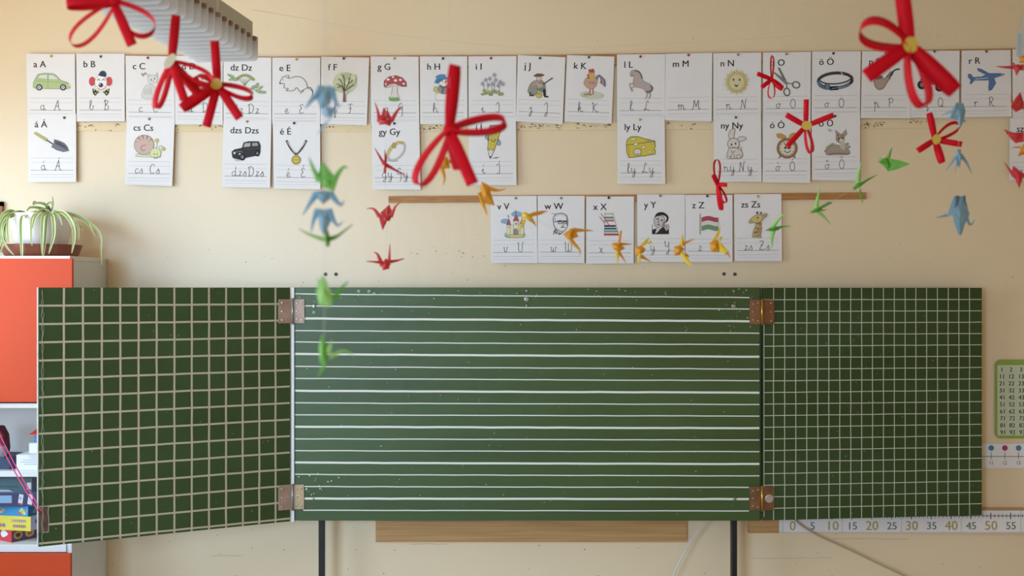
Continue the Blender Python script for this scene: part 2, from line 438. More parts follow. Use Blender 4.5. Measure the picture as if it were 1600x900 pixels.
# wings: u along the wing from the hinge, v down from the top, d towards the viewer
def wing(name, hx, hy, du, width, zt, zb, grid, m_line, lw, th=.020, u0=.006, first=0.0, vdrop=0.0, ks=None, hs=None):
    du = Vector((du[0], du[1], 0)).normalized()
    nrm = Vector((du.y, -du.x, 0))
    if nrm.y > 0: nrm = -nrm
    o0 = Vector((hx, hy, 0))
    P = lambda u, v, d: o0+du*u+Vector((0, 0, zt-v))+nrm*d
    b = MB()
    H = zt-zb
    b.hexa([P(u0,0,0), P(width,0,0), P(width,H,0), P(u0,H,0), P(u0,0,-th), P(width,0,-th), P(width,H,-th), P(u0,H,-th)], M_GREEN2)
    pr = Print(b, P, step=.00004)
    r = random.Random(5)
    def ln(p, q, w):
        N = 14; pts = []
        for k in range(N+1):
            t = k/N; x = p[0]+(q[0]-p[0])*t; y = p[1]+(q[1]-p[1])*t
            if abs(q[0]-p[0]) > abs(q[1]-p[1]): y += r.uniform(-.0006, .0006)
            else: x += r.uniform(-.0006, .0006)
            pts.append((x, y))
        pr._stroke(pts, w, m_line)
    for u in ks: ln((u, .001), (u, H-.001), lw)
    for v in hs: ln((u0+.002, v), (width-.002, v), lw)
    for _ in range(70):
        x, y, rr = r.uniform(u0, width), r.random()**1.3*H, r.uniform(.0008, .0028)
        pr.poly([(x+rr*math.cos(a)*r.uniform(.6,1.3), y+rr*math.sin(a)*r.uniform(.6,1.3)) for a in (0,1.2,2.4,3.6,5)], '8e9c78')
    return b, P, pr
# left wing swings 29 degrees towards the room
A = math.asin(.48)
Lw = 1.0
b, PL, pr = wing('wing', HL-.006, YB-.004, (-math.cos(A), -math.sin(A)), Lw+.0045, ZT, ZB-.001, None, M_TANLINE, .0078,
             ks=[.0702*k for k in range(1, 14)], hs=[.0705*k for k in range(1, 14)]+[.987])
r = random.Random(9)
pts = [(Lw-.008+r.uniform(-.0025,.0025), .01+.985*k/60) for k in range(61)]
pr._stroke(pts, .0022, '8f9a80')
pts = [(Lw-.012+r.uniform(-.003,.003), .05+.9*k/50) for k in range(51)]
pr._stroke(pts, .0012, 'a2a98f')
left_wing = child(b, 'wing', board, bevel=.0015)
left_wing['label'] = 'left wing with large squares, folded towards the room'
b = MB(); b.hexa([PL(Lw+.0045,0,.0005), PL(Lw+.0075,0,.0005), PL(Lw+.0075,.9975,.0005), PL(Lw+.0045,.9975,.0005), PL(Lw+.0045,0,-.02), PL(Lw+.0075,0,-.02), PL(Lw+.0075,.9975,-.02), PL(Lw+.0045,.9975,-.02)], mat('chipped_white_edge', 'd8d8d0', .6, vary=.15, vscale=30))
child(b, 'edge_strip', left_wing)
# rusty latch plate set into the outer edge of the left wing
b = MB()
def plate(b, P, u0, v0, u1, v1, d0, d1, m):
    return b.hexa([P(u0,v0,d1), P(u1,v0,d1), P(u1,v1,d1), P(u0,v1,d1), P(u0,v0,d0), P(u1,v0,d0), P(u1,v1,d0), P(u0,v1,d0)], m)
plate(b, PL, Lw-.030, .846, Lw+.003, .944, .0004, .0022, mat('dark_brown_plate', '64493a', .6, metal=.2, vary=.25, vscale=40))
pr = Print(b, lambda u, v, d: PL(u, v, d+.0024), step=.00005)
pr._stroke([(Lw-.032,.844),(Lw-.030,.87),(Lw-.033,.90),(Lw-.031,.946)], .003, '9a9684')
pr._stroke([(Lw-.032,.846),(Lw-.012,.844)], .003, '9a9684'); pr._stroke([(Lw-.031,.946),(Lw-.012,.944)], .003, '9a9684')
child(b, 'latch_plate', board, bevel=.001)
# right wing leans back a little
Bq = math.asin(.116)
b, PR, pr = wing('wing', HR+.003, YB+.001, (math.cos(Bq), math.sin(Bq)), .9985, ZT-.001, ZB+.0005, None, M_GREYLINE, .0036,
             ks=[.0493*k+.0035 for k in range(1, 20)], hs=[.0497*k+.0015 for k in range(1, 20)])
pr._stroke([(.009,.06),(.009,.98)], .003, 'b7bba8')
right_wing = child(b, 'wing', board, bevel=.0015)
right_wing['label'] = 'right wing with small squares, almost flat to the wall'
# hinges: two leaves, a pin and screws each
def hinge(px0, px1, pxm, py0, py1, PW, wing_sign, mA, mB, disc=None, pin=M_SCREW):
    zc = CAMZ-(py0-450)/F*YB; zd = CAMZ-(py1-450)/F*YB
    xm = W(pxm, 450, YB).x; xa = W(px0, 450, YB).x; xb = W(px1, 450, YB).x
    o = MB().tube([(xm, YB-.010, zc+.004), (xm, YB-.010, zd-.004)], .0046, pin, 10).build('hinge', board, origin=ORIG[board.name], smooth=True)
    ORIG[o.name] = ORIG[board.name]
    v0 = ZT-zc; v1 = ZT-zd
    b = MB()          # leaf on the centre panel
    lo, hi = (xm+.004, xb) if wing_sign < 0 else (xa, xm-.004)
    b.box((lo, YB-.0045, zd), (hi, YB-.0006, zc), mA); child(b, 'leaf', o, bevel=.001)
    b = MB(); u1 = (xm-xa if wing_sign < 0 else xb-xm)/(math.cos(A) if wing_sign < 0 else 1)+.004
    plate(b, PW, .004, v0, u1, v1, .0006, .0045, mB); child(b, 'leaf', o, bevel=.001)
    for t in (.14, .5, .86):
        for s_, f in ((0, .3), (1, .75)):
            zz = zc+(zd-zc)*(t if s_ else t*.9+.05)
            x = lo+(hi-lo)*f
            c = MB().lathe([(.0045,0),(.0045,.0012),(.002,.0018)], (x, YB-.0047, zz), M_SCREW, 10, 'Y'); 
            if s_ == 0 or t != .5: child(c, 'screw', o)
            u = .012+(u1-.016)*f; q = PW(u, ZT-zz, .0047)
            c = MB().lathe([(.004,0),(.004,.0012),(.002,.0018)], q, M_SCREW, 10, 'Y')
            if s_ == 1 and not disc: child(c, 'screw', o)
    if disc:
        q = PW((u1+.006)/2+.003, (v0+v1)/2, .0048)
        child(MB().lathe([(.018,0),(.018,.003),(.014,.004),(.002,.004)], q, mat('silver_disc', 'b9b6b0', .35, metal=.6, vary=.15, vscale=60), 24, 'Y'), 'magnet_disc', o)
    return o
hinge(440.5, 476, 458, 467.5, 505, PL, -1, M_STEEL, M_STEEL)
hinge(440.5, 475.5, 458, 757, 795.5, PL, -1, mat('pale_brass_plate', 'b89e7a', .5, metal=.25, vary=.12, vscale=25), M_STEEL)
hinge(1171.5, 1208.5, 1190, 468, 506.5, PR, 1, M_RUST, M_RUST, pin=M_BRASS)
hinge(1171.5, 1207.5, 1190, 760, 797, PR, 1, M_RUST, M_RUST, disc=True, pin=M_BRASS)
for x, y, rr in ((823,467.5,.0115),(823,454.5,.006),(823,477.5,.0055),(1146.5,455,.0065),(1146.5,478.5,.010),(490.5,478.5,.0085),(1148,779.5,.007),(490,779,.004)):
    b = MB().lathe([(rr,0.0004),(rr,.003),(rr*.7,.0055),(rr*.3,.0058)], W(x, y, YB), M_SCREW, 12, 'Y'); child(b, 'bolt', board)
# carrying posts
for x, lab in ((503.3, 'black steel post under the chalkboard near the left wing hinge'), (1146, 'black steel post under the chalkboard beside the number strip plank')):
    p = W(x, 450, 4.91); b = MB()
    b.box((p.x-.0115, 4.885, 0.0), (p.x+.0115, 4.925, 1.72), M_BLACKMET)
    o = b.build('support_post', bevel=.002); tag(o, lab, 'post', 'posts carrying the chalkboard')
    ft = MB().box((p.x-.04, 4.87, 0), (p.x+.04, 4.95, .008), M_BLACKMET); child(ft, 'foot_plate', o)
    cl = MB().box((p.x-.012, 4.873, 1.1), (p.x+.012, 4.886, 1.6), M_BLACKMET); child(cl, 'runner', o)
# ------------------------------------------------------------------ handwriting strokes (x height 1, capitals 2)
_o = [(.75,.85),(.45,1),(.12,.7),(.1,.3),(.4,0),(.7,.2),(.78,.6),(.7,.88)]
SCRIPT = {
 'a': (1.35, [_o, [(.78,1),(.78,.2),(.95,0),(1.2,.25)]]),
 'á': (1.35, [_o, [(.78,1),(.78,.2),(.95,0),(1.2,.25)], [(.5,1.5),(.62,1.9)]]),
 'b': (1.1, [[(0,.4),(.4,1.5),(.35,2),(.15,1.8),(.12,.3),(.4,0),(.75,.3),(.7,.85),(.95,.8)]]),
 'c': (.95, [[(.75,.82),(.5,1),(.15,.75),(.1,.3),(.4,0),(.8,.25)]]),
 'd': (1.35, [_o, [(.82,2),(.8,.2),(.95,0),(1.2,.25)]]),
 'e': (.95, [[(.05,.3),(.55,.6),(.55,.95),(.3,1),(.1,.6),(.15,.15),(.45,0),(.85,.3)]]),
 'é': (.95, [[(.05,.3),(.55,.6),(.55,.95),(.3,1),(.1,.6),(.15,.15),(.45,0),(.85,.3)], [(.4,1.5),(.52,1.9)]]),
 'f': (1.0, [[(0,.3),(.5,1.6),(.4,2),(.25,1.7),(.25,-.8),(.4,-.9),(.5,-.3),(.3,.05),(.8,.3)]]),
 'g': (1.2, [_o, [(.78,1),(.76,-.6),(.5,-.95),(.3,-.7),(1.1,.25)]]),
 'y': (1.25, [[(.05,.9),(.15,1),(.15,.3),(.4,0),(.75,.4)], [(.78,1),(.76,-.6),(.5,-.95),(.3,-.7),(1.1,.25)]]),
 'h': (1.2, [[(0,.3),(.4,1.6),(.3,2),(.15,1.7),(.15,0)], [(.15,.6),(.5,1),(.75,.7),(.75,.15),(.95,0),(1.15,.25)]]),
 'i': (.8, [[(0,.4),(.3,1),(.3,.2),(.5,0),(.75,.25)], [(.3,1.5),(.34,1.55)]]),
 'í': (.8, [[(0,.4),(.3,1),(.3,.2),(.5,0),(.75,.25)], [(.3,1.5),(.42,1.9)]]),
 'j': (.9, [[(.1,.5),(.45,1),(.43,-.6),(.2,-.95),(.05,-.7),(.7,.25)], [(.45,1.5),(.5,1.55)]]),
 'k': (1.2, [[(0,.3),(.4,1.6),(.3,2),(.15,1.7),(.15,0)], [(.15,.5),(.55,1),(.65,.75),(.25,.5)], [(.3,.5),(.7,.1),(.9,0),(1.1,.25)]]),
 'l': (.8, [[(0,.3),(.45,1.5),(.4,2),(.2,1.8),(.2,.3),(.4,0),(.75,.3)]]),
 'm': (1.7, [[(0,.8),(.15,1),(.15,0)], [(.15,.6),(.45,1),(.65,.75),(.65,0)], [(.65,.6),(.95,1),(1.15,.7),(1.15,.15),(1.3,0),(1.6,.25)]]),
 'n': (1.3, [[(0,.8),(.15,1),(.15,0)], [(.15,.6),(.5,1),(.72,.7),(.72,.15),(.9,0),(1.2,.25)]]),
 'o': (1.2, [_o+[(.9,.9),(1.1,1)]]),
 'ó': (1.2, [_o+[(.9,.9),(1.1,1)], [(.45,1.5),(.55,1.9)]]),
 'ö': (1.2, [_o+[(.9,.9),(1.1,1)], [(.35,1.6),(.38,1.65)], [(.62,1.6),(.65,1.65)]]),
 'ő': (1.2, [_o+[(.9,.9),(1.1,1)], [(.32,1.5),(.42,1.9)], [(.6,1.5),(.7,1.9)]]),
 'p': (1.3, [[(.1,.8),(.25,1.1),(.22,-.95)], [(.22,.6),(.55,1),(.78,.7),(.78,.1),(1.0,0),(1.2,.25)]]),
 'q': (1.3, [_o, [(.78,1),(.78,-.95),(1.1,-.2)]]),
 'r': (1.0, [[(0,.6),(.2,1),(.2,0)], [(.2,.6),(.5,1),(.85,.85)]]),
 's': (.9, [[(0,.15),(.4,.8),(.45,1.05)], [(.45,1.05),(.7,.4),(.5,.0),(.2,.05)]]),
 'v': (1.1, [[(0,.85),(.15,1),(.2,.2),(.45,0),(.7,.4),(.7,1),(.95,.9)]]),
 'w': (1.5, [[(0,.85),(.15,1),(.18,.2),(.38,0),(.58,.4),(.6,.95),(.62,.2),(.85,0),(1.08,.4),(1.1,1),(1.35,.9)]]),
 'x': (1.1, [[(.05,.85),(.2,1),(.6,.05),(.85,.15)], [(.75,1),(.1,0)]]),
 'z': (1.0, [[(.1,.95),(.3,1),(.7,.95)], [(.7,.95),(.1,0)], [(.1,0),(.5,.08),(.85,.2)]]),
 'A': (1.7, [[(-.2,0),(.1,.05),(.75,2),(.85,1.4),(1.0,.1),(1.4,.1)], [(.2,.8),(1.0,.8)]]),
 'Á': (1.7, [[(-.2,0),(.1,.05),(.75,2),(.85,1.4),(1.0,.1),(1.4,.1)], [(.2,.8),(1.0,.8)], [(.8,2.3),(.95,2.65)]]),
 'B': (1.5, [[(.2,1.9),(.35,2),(.3,0)], [(.1,1.7),(.7,2),(.95,1.6),(.4,1.1)], [(.4,1.1),(1.05,.7),(.8,.05),(0,.05)]]),
 'C': (1.35, [[(1.0,1.6),(.7,2),(.25,1.6),(.1,.7),(.4,0),(1.0,.25)]]),
 'D': (1.6, [[(.3,1.9),(.3,.1),(.1,.05)], [(0,1.7),(.7,2),(1.2,1.3),(1.0,.3),(.3,0)]]),
 'E': (1.3, [[(.9,1.7),(.6,2),(.25,1.6),(.6,1.1)], [(.6,1.1),(.15,.7),(.3,.05),(1.0,.3)]]),
 'É': (1.3, [[(.9,1.7),(.6,2),(.25,1.6),(.6,1.1)], [(.6,1.1),(.15,.7),(.3,.05),(1.0,.3)], [(.6,2.3),(.72,2.65)]]),
 'F': (1.3, [[(.1,1.8),(.6,1.95),(1.1,1.9)], [(.6,1.95),(.55,.2),(.2,.05)], [(.3,1.0),(.95,1.05)]]),
 'G': (1.35, [[(.95,1.7),(.6,2),(.2,1.5),(.15,.9),(.5,.6),(.9,1.1)], [(.95,1.2),(.9,-.4),(.6,-.8)]]),
 'H': (1.7, [[(0,1.7),(.25,1.95),(.25,.05)], [(1.05,1.95),(1.0,.1),(1.4,.2)], [(.25,1.0),(1.0,1.0)]]),
 'I': (1.2, [[(.1,1.6),(.35,1.9),(.75,1.95),(.75,.2),(.5,0),(.1,.1)]]),
 'Í': (1.2, [[(.1,1.6),(.35,1.9),(.75,1.95),(.75,.2),(.5,0),(.1,.1)], [(.7,2.3),(.82,2.65)]]),
 'J': (1.2, [[(.2,1.6),(.45,1.9),(.85,1.95),(.8,-.4),(.5,-.8),(.35,-.5),(.9,.2)]]),
 'K': (1.7, [[(0,1.7),(.25,1.95),(.25,.05)], [(1.05,1.9),(.3,1.0)], [(.3,1.0),(.9,.1),(1.4,.2)]]),
 'L': (1.5, [[(1.0,1.6),(.85,2),(.6,1.8),(.5,1.0),(.35,.2),(.1,.05),(.1,.25),(.5,.2),(1.2,0)]]),
 'M': (2.2, [[(-.1,.05),(.2,.1),(.45,1.95)], [(.45,1.95),(.85,.5)], [(.85,.5),(1.35,1.95)], [(1.35,1.95),(1.4,.1),(1.8,.2)]]),
 'N': (1.9, [[(-.1,.05),(.2,.1),(.4,1.95)], [(.4,1.95),(1.0,.05)], [(1.0,.05),(1.15,1.9),(1.45,2.0)]]),
 'O': (1.5, [[(.6,2),(.15,1.4),(.15,.5),(.6,0),(1.05,.5),(1.05,1.4),(.6,2)]]),
 'Ó': (1.5, [[(.6,2),(.15,1.4),(.15,.5),(.6,0),(1.05,.5),(1.05,1.4),(.6,2)], [(.6,2.3),(.72,2.65)]]),
 'Ö': (1.5, [[(.6,2),(.15,1.4),(.15,.5),(.6,0),(1.05,.5),(1.05,1.4),(.6,2)], [(.45,2.4),(.48,2.45)], [(.75,2.4),(.78,2.45)]]),
 'Ő': (1.5, [[(.6,2),(.15,1.4),(.15,.5),(.6,0),(1.05,.5),(1.05,1.4),(.6,2)], [(.4,2.3),(.52,2.65)], [(.7,2.3),(.82,2.65)]]),
 'P': (1.4, [[(.3,1.9),(.3,.05)], [(.05,1.6),(.6,2),(1.05,1.6),(.85,1.0),(.35,.95)]]),
 'Q': (1.6, [[(.6,2),(.15,1.4),(.15,.5),(.6,0),(1.05,.5),(1.05,1.4),(.6,2)], [(.7,.4),(1.0,.05),(1.4,.05)]]),
 'R': (1.6, [[(.3,1.9),(.3,.05)], [(.05,1.6),(.6,2),(1.0,1.6),(.8,1.05),(.35,1.0)], [(.5,1.0),(.95,.1),(1.35,.1)]]),
 'V': (1.6, [[(0,1.8),(.2,1.95),(.2,.5),(.55,0),(.95,.4),(1.0,1.95),(1.35,1.9)]]),
 'W': (2.2, [[(0,1.8),(.2,1.95),(.2,.4),(.5,0),(.8,.4),(.82,1.9),(.85,.3),(1.15,0),(1.45,.4),(1.5,1.95),(1.75,1.9)]]),
 'Y': (1.5, [[(0,1.8),(.2,1.95),(.2,1.1),(.5,.8),(.9,1.2)], [(.95,1.95),(.92,-.4),(.6,-.8),(.45,-.5),(1.2,.2)]]),
 'Z': (1.5, [[(.2,1.8),(.4,1.95),(1.0,1.9)], [(1.0,1.9),(.1,.05)], [(.1,.05),(.6,.1),(1.25,.15)], [(.35,1.0),(.9,1.05)]]),
}
INK = '2b2530'; GREY = '77737a'
def drw_car(p):
    p.poly([(222,580),(224,552),(240,520),(255,497),(300,490),(350,493),(372,503),(405,538),(452,553),(468,572),(470,590),(440,596),(240,592),(226,588)], 'a9c07f', line='5d7048', lw=.7)
    p.poly([(250,524),(268,501),(317,499),(317,531)], 'd5ddd0', line='6d7f58'); p.poly([(325,499),(358,503),(393,533),(325,532)], 'd5ddd0', line='6d7f58')
    p.L([(321,495),(321,590)], .5, '6d7f58'); p.L([(240,540),(455,557)], .5, '7d9060'); p.E(464,570,6,5,'e8e4b0')
    for x in (263, 422): p.E(x,585,21,21,'35353a').E(x,585,13,13,'b9b9bd').E(x,585,4,4,'666a70')
def drw_clown(p):
    p.E(617,545,22,31,'c8323a'); p.E(730,545,22,31,'c8323a')
    p.E(675,552,40,50,'f6f3f0',line='8a8488'); p.poly([(645,575),(700,575),(715,610),(675,622),(640,605)],'f1eeee',line='b0a8a8')
    p.poly([(664,500),(672,480),(690,474),(706,482),(712,503),(690,512)],'37435a',True); p.E(684,505,28,7,'2c3648',12)
    p.L([(652,540),(660,528),(670,540)],.9,INK,True); p.L([(684,540),(694,528),(702,540)],.9,INK,True)
    p.E(675,570,15,15,'2f3a48'); p.E(670,565,4,4,'e8e8e8'); p.L([(652,588),(675,603),(702,588)],1.1,'b8404a',True)
    p.poly([(665,612),(618,592),(622,625),(636,642)],'2f4a30'); p.poly([(688,612),(732,592),(728,625),(712,642)],'2f4a30')
    for x, y in ((630,603),(640,625),(652,610),(722,603),(712,625),(700,610)): p.E(x,y,5,5,'d8b850')
def drw_cat(p):
    p.poly([(950,650),(955,610),(975,575),(1005,565),(1040,590),(1045,640),(1030,660),(970,660)],'d8d6d4',True,line='8a8688')
    p.E(1022,532,33,30,'dedcda',line='8a8688'); p.poly([(990,520),(988,495),(1010,506)],'cfcaca',line='8a8688'); p.poly([(1036,505),(1054,485),(1056,518)],'cfcaca',line='8a8688')
    p.E(1013,535,4,5,INK); p.E(1035,527,4,5,INK); p.E(1026,545,4,3,'6a6068')
    for k in range(4): p.L([(965+k*14,600-k*6),(972+k*14,615-k*4),(968+k*14,632)],.5,'a09c9c',True)
    p.poly([(962,498),(945,488),(948,505)],'9a7a40'); p.poly([(962,498),(972,482),(982,500)],'b08a48'); p.L([(955,512),(970,490)],.7,'5a4a30')
def drw_snail(p):
    p.poly([(1185,515),(1190,495),(1260,500),(1330,505),(1410,515),(1400,528),(1200,522)],'cfd6a8',True,line='7a7a58')
    p.E(1262,408,95,95,'c9aaa0',line='6a5854',lw=.8)
    for a in range(6):
        t = math.radians(-160+a*30); x, y = 1262+92*math.cos(t), 408+92*math.sin(t)
        p.poly([(x-7,y+4),(x+9,y),(1262+45*math.cos(t+.2),408+45*math.sin(t+.2))],'7c5a54')
    p.L([(1262+r*math.cos(r/9),450+r*.9*math.sin(r/9)) for r in range(4,48,3)],.8,'5e4a48',True)
    p.L([(1375,445),(1388,405),(1384,384)],.7,'8a8250'); p.L([(1400,435),(1425,415),(1445,432)],.7,'8a8250',True)
    p.E(1383,367,18,18,'c5c04c',line='7a7838'); p.E(1446,448,18,17,'c5c04c',line='7a7838')
    p.E(1372,488,52,50,'d9dda0',line='7c7c58'); p.E(1360,498,4,8,INK).E(1385,498,4,8,INK); p.L([(1350,520),(1372,535),(1398,520)],.8,INK,True)
def drw_trowel(p):
    p.poly([(203,300),(215,285),(230,290),(335,352),(325,377)],'b3ab52',line='807a38'); p.L([(325,362),(400,410)],2.0,'4c4c58')
    p.poly([(398,357),(440,368),(490,392),(522,425),(538,465),(485,475),(425,458),(368,425),(395,402)],'5f5f70',line='3e3e4c',lw=.7)
    p.poly([(405,370),(460,385),(505,420),(530,460),(470,430),(410,400)],'4b4b59')
def drw_drum(p):
    p.poly([(425,255),(515,245),(504,300),(470,312),(435,310)],'4a8fc0',line='444')
    for k in range(5): p.L([(432+k*18,262),(440+k*15,305)],1.2,('c83a40','d8b040','7a5aa0')[k%3])
    p.E(470,242,48,15,'d86a3a',-8,line='7a3a28'); p.L([(424,252),(470,262),(516,244)],1.6,'e0c040',True); p.L([(436,306),(470,314),(503,300)],1.4,'c83a40',True)
    p.L([(400,190),(470,240)],1.1,'9a7a50'); p.L([(500,185),(480,240)],1.1,'9a7a50')
def drw_elder(p):
    for x in (705,725,745,765,785,800): p.L([(752,250),((752+x)/2,222),(x,205)],.6,'6f8a48',True)
    for k in range(16):
        t = k/15; x = 700+104*t; y = 212-26*math.sin(PI*t); p.E(x,y,9,8,('8f8f48','a09a58','7f8a40')[k%3])
    p.L([(752,250),(760,280)],.8,'6f8a48')
    def leaf(x,y,l,a): p.E(x,y,l,l*.42,'8fae70',a,line='5f7a48',lw=.4)
    leaf(672,195,18,35); leaf(690,212,20,10); leaf(668,212,14,-10); leaf(655,185,10,50)
    p.L([(760,262),(870,290)],.7,'6f8a48'); leaf(800,262,18,-50); leaf(825,250,18,-70); leaf(835,285,20,25); leaf(862,290,18,5); leaf(848,262,14,-40); leaf(788,290,16,30)
def drw_offroad(p):
    p.poly([(672,655),(688,640),(735,630),(746,597),(775,590),(838,590),(850,615),(848,660),(830,678),(765,690),(735,703),(700,700),(678,690)],'2f2d2e')
    p.poly([(745,626),(754,602),(788,600),(786,622)],'a9a7a5'); p.poly([(798,601),(830,598),(836,618),(798,620)],'8d8a88'); p.L([(680,660),(730,650),(740,660)],.9,'777')
    p.E(738,686,19,22,'161516').E(738,686,9,11,'6a6868').E(830,663,15,20,'161516').E(830,663,7,9,'6a6868'); p.E(690,662,7,7,'d0cecb').E(722,668,6,6,'c0bebb')
    p.L([(745,640),(846,632)],.6,'5a5858'); p.poly([(680,692),(740,708),(700,712)],'bdbab8')
def drw_rodent(p):
    p.L([(65,235),(80,205),(98,192),(125,205),(165,194),(205,202),(230,232),(238,262),(262,278),(268,300)],.8,INK,True)
    p.L([(65,235),(95,240),(92,262),(120,268),(105,280),(150,280),(170,262),(190,285),(212,275),(238,262)],.8,INK,True)
    p.E(113,193,11,7,'ece8e6',line=INK,lw=.7); p.E(90,214,2.5,2.5,INK); p.L([(190,298),(215,280)],.8,INK); p.L([(65,235),(72,240)],1.2,INK)
    p.L([(238,262),(255,262),(268,285),(262,330)],.8,INK,True)
def drw_medal(p):
    p.L([(108,585),(135,635),(167,672)],3.6,'4a4448',True); p.L([(230,584),(200,635),(166,672)],3.6,'4a4448',True)
    p.L([(112,592),(160,662)],1.4,'d0cac8'); p.L([(225,592),(172,662)],1.4,'d0cac8')
    p.E(167,704,27,27,'c3ab30',line='6a5a20',lw=.9).E(167,704,19,19,'d0b83c',line='8a7828').L([(152,704),(182,704)],.8,'8a7828'); p.E(168,674,6,5,'a89428')
def drw_tree(p):
    r = random.Random(4)
    p.E(465,233,74,66,'c6d2a8')
    for k in range(44):
        a, d = r.uniform(0,6.28), r.random()**.5*64; p.E(465+d*math.cos(a)*1.05,233+d*math.sin(a)*.95,r.uniform(12,20),r.uniform(10,16),('c3d0a4','cfd8b4','b5c693')[k%3])
    p.poly([(452,350),(456,300),(452,275),(466,275),(467,300),(470,350)],'6a4a40')
    for q in ([(460,280),(440,250),(415,240)],[(460,280),(445,230),(425,205)],[(462,275),(462,220),(455,185)],[(464,278),(485,240),(495,200)],[(466,282),(495,260),(520,245)],[(445,250),(420,262)],[(485,240),(515,215)]): p.L(q,1.1,'5a4038',True)
def drw_mushroom(p):
    p.poly([(757,250),(790,250),(784,285),(798,325),(742,325),(754,285)],'e4dcd2',line='6a5a50',lw=.7)
    p.poly([(704,250),(706,220),(735,196),(775,188),(815,202),(840,230),(842,255),(815,255),(770,236),(735,240),(712,262)],'b3343a',line='4a2a28',lw=.8)
    for x,y,a in ((730,212,9),(775,218,10),(760,197,7),(805,215,9),(825,238,8),(715,240,6)): p.E(x,y,a,a*.8,'f0ece8')
    p.poly([(712,262),(735,242),(752,250),(740,258)],'cfc6bc',line='6a5a50')
    for k in range(9): p.L([(738+k*7,340-abs(k-4)),(736+k*7.5,318+(k%3)*5)],1.4,('5f9a48','78b060')[k%2])
    p.poly([(738,332),(798,330),(790,344),(745,344)],'6aa050',True)
def drw_ring(p):
    p.poly([(720,708),(760,700),(795,712),(750,716)],'a5a09e'); p.E(778,650,66,40,None,-48,line='b5b1ae',lw=3.4); p.E(778,650,58,33,None,-48,line='e2dfdc',lw=1.2)
    p.L([(722,678),(738,645),(765,615),(795,598),(825,602)],4.4,'bfa548',True); p.L([(724,672),(742,640),(770,612),(798,600)],1.2,'e0cc78',True)
    p.poly([(752,615),(760,598),(778,606),(774,632),(760,630)],'b0963a',line='6a5a28')
def drw_snowman(p):
    p.poly([(158,310),(165,296),(240,296),(268,312),(262,336),(200,340),(160,334)],'f0eeec',True,line='777'); p.E(208,270,36,34,'8f8d8c').E(212,228,34,27,'efecea',line='777')
    p.poly([(150,232),(160,210),(195,205),(236,198),(242,208),(205,214),(172,238)],'2f6a9c'); p.poly([(163,206),(166,188),(195,180),(217,184),(219,204)],'3a80b8',True)
    p.E(201,222,3,4,INK).E(225,218,3,4,INK); p.poly([(212,226),(240,208),(218,236)],'c84a38'); p.L([(185,248),(205,262),(230,252)],3,'555a60',True); p.L([(205,262),(200,295)],3,'555a60')
    p.E(160,272,14,17,'cdb860',line='7a6a30'); p.E(170,296,8,6,'d8c468'); p.E(250,282,12,20,'b89a90')
def drw_iris(p):
    r = random.Random(2)
    for k in range(13): p.E(448+k*9.5,285+r.uniform(-6,18),r.uniform(9,14),r.uniform(8,12),('8f9858','a0a868','7f8a4c')[k%3])
    for x in (452,475,500,518,545): p.L([(x+r.uniform(-4,4),290),(x,225)],.7,'7a806a')
    for x,y in ((440,238),(460,215),(485,208),(512,185),(520,215),(548,228),(565,240),(475,245),(505,240),(535,250)):
        for a in (-60,-15,30,80): p.E(x+7*math.cos(math.radians(a)),y-7*math.sin(math.radians(a)),9,4,('a09cae','8a8698','bab6c2')[int(a)%3],-a)
        p.L([(x-8,y+6),(x,y-6),(x+9,y+4)],.6,'5a5668')
def drw_pencil(p):
    p.poly([(487,520),(560,512),(517,645),(477,636)],'d8c432',line=INK,lw=.8); p.poly([(477,636),(487,645),(496,636),(507,648),(517,645),(500,682),(486,680)],'e6ddd2',line=INK,lw=.7)
    p.poly([(486,680),(500,682),(492,699)],'2a2628'); p.poly([(496,694),(552,684),(530,694)],'55504f'); p.L([(508,525),(494,640)],.6,'9a8a20'); p.L([(536,520),(508,642)],.6,'9a8a20')
    p.E(508,568,5,7,'f4f0ea',line=INK).E(526,566,5,7,'f4f0ea',line=INK); p.L([(498,580),(510,592),(526,580)],.9,INK,True)
    p.L([(488,575),(478,585),(468,560)],.9,INK,True); p.E(470,562,9,14,'7f9cc0',line='3a4a68'); p.L([(540,575),(548,590)],.9,INK); p.E(544,600,12,15,'7f9cc0',line='3a4a68'); p.poly([(484,520),(490,492),(550,490),(562,512)],'9a6a60',line=INK)
def drw_guitarist(p):
    p.poly([(735,300),(722,285),(735,245),(760,222),(800,215),(825,235),(830,262),(815,285),(790,275),(770,305)],'8c8a78',True,line='55503f'); p.poly([(748,250),(760,225),(790,222),(785,245)],'b08c88',True)
    p.E(790,203,15,18,'d8c4ae',line='6a5a50'); p.E(790,187,33,9,'5f3630',-4); p.poly([(768,186),(776,175),(806,176),(812,186)],'6a3c36')
    p.poly([(770,270),(830,262),(835,290),(812,292),(790,285)],'6c7a60'); p.L([(822,270),(826,312)],4,'34323a'); p.L([(822,316),(848,318)],2.4,'34323a'); p.L([(740,290),(735,310),(760,308)],3,'4a4a48')
    p.E(800,250,24,14,'a5a488',-25,line='4a463c'); p.L([(812,244),(868,206)],1.6,'5a4e40'); p.E(870,205,5,5,'5a4e40'); p.L([(775,240),(805,250)],2,'c9b49c')
    p.E(790,308,19,17,'cdb040',line='7a6420'); p.L([(773,300),(806,298)],.7,'7a6420')
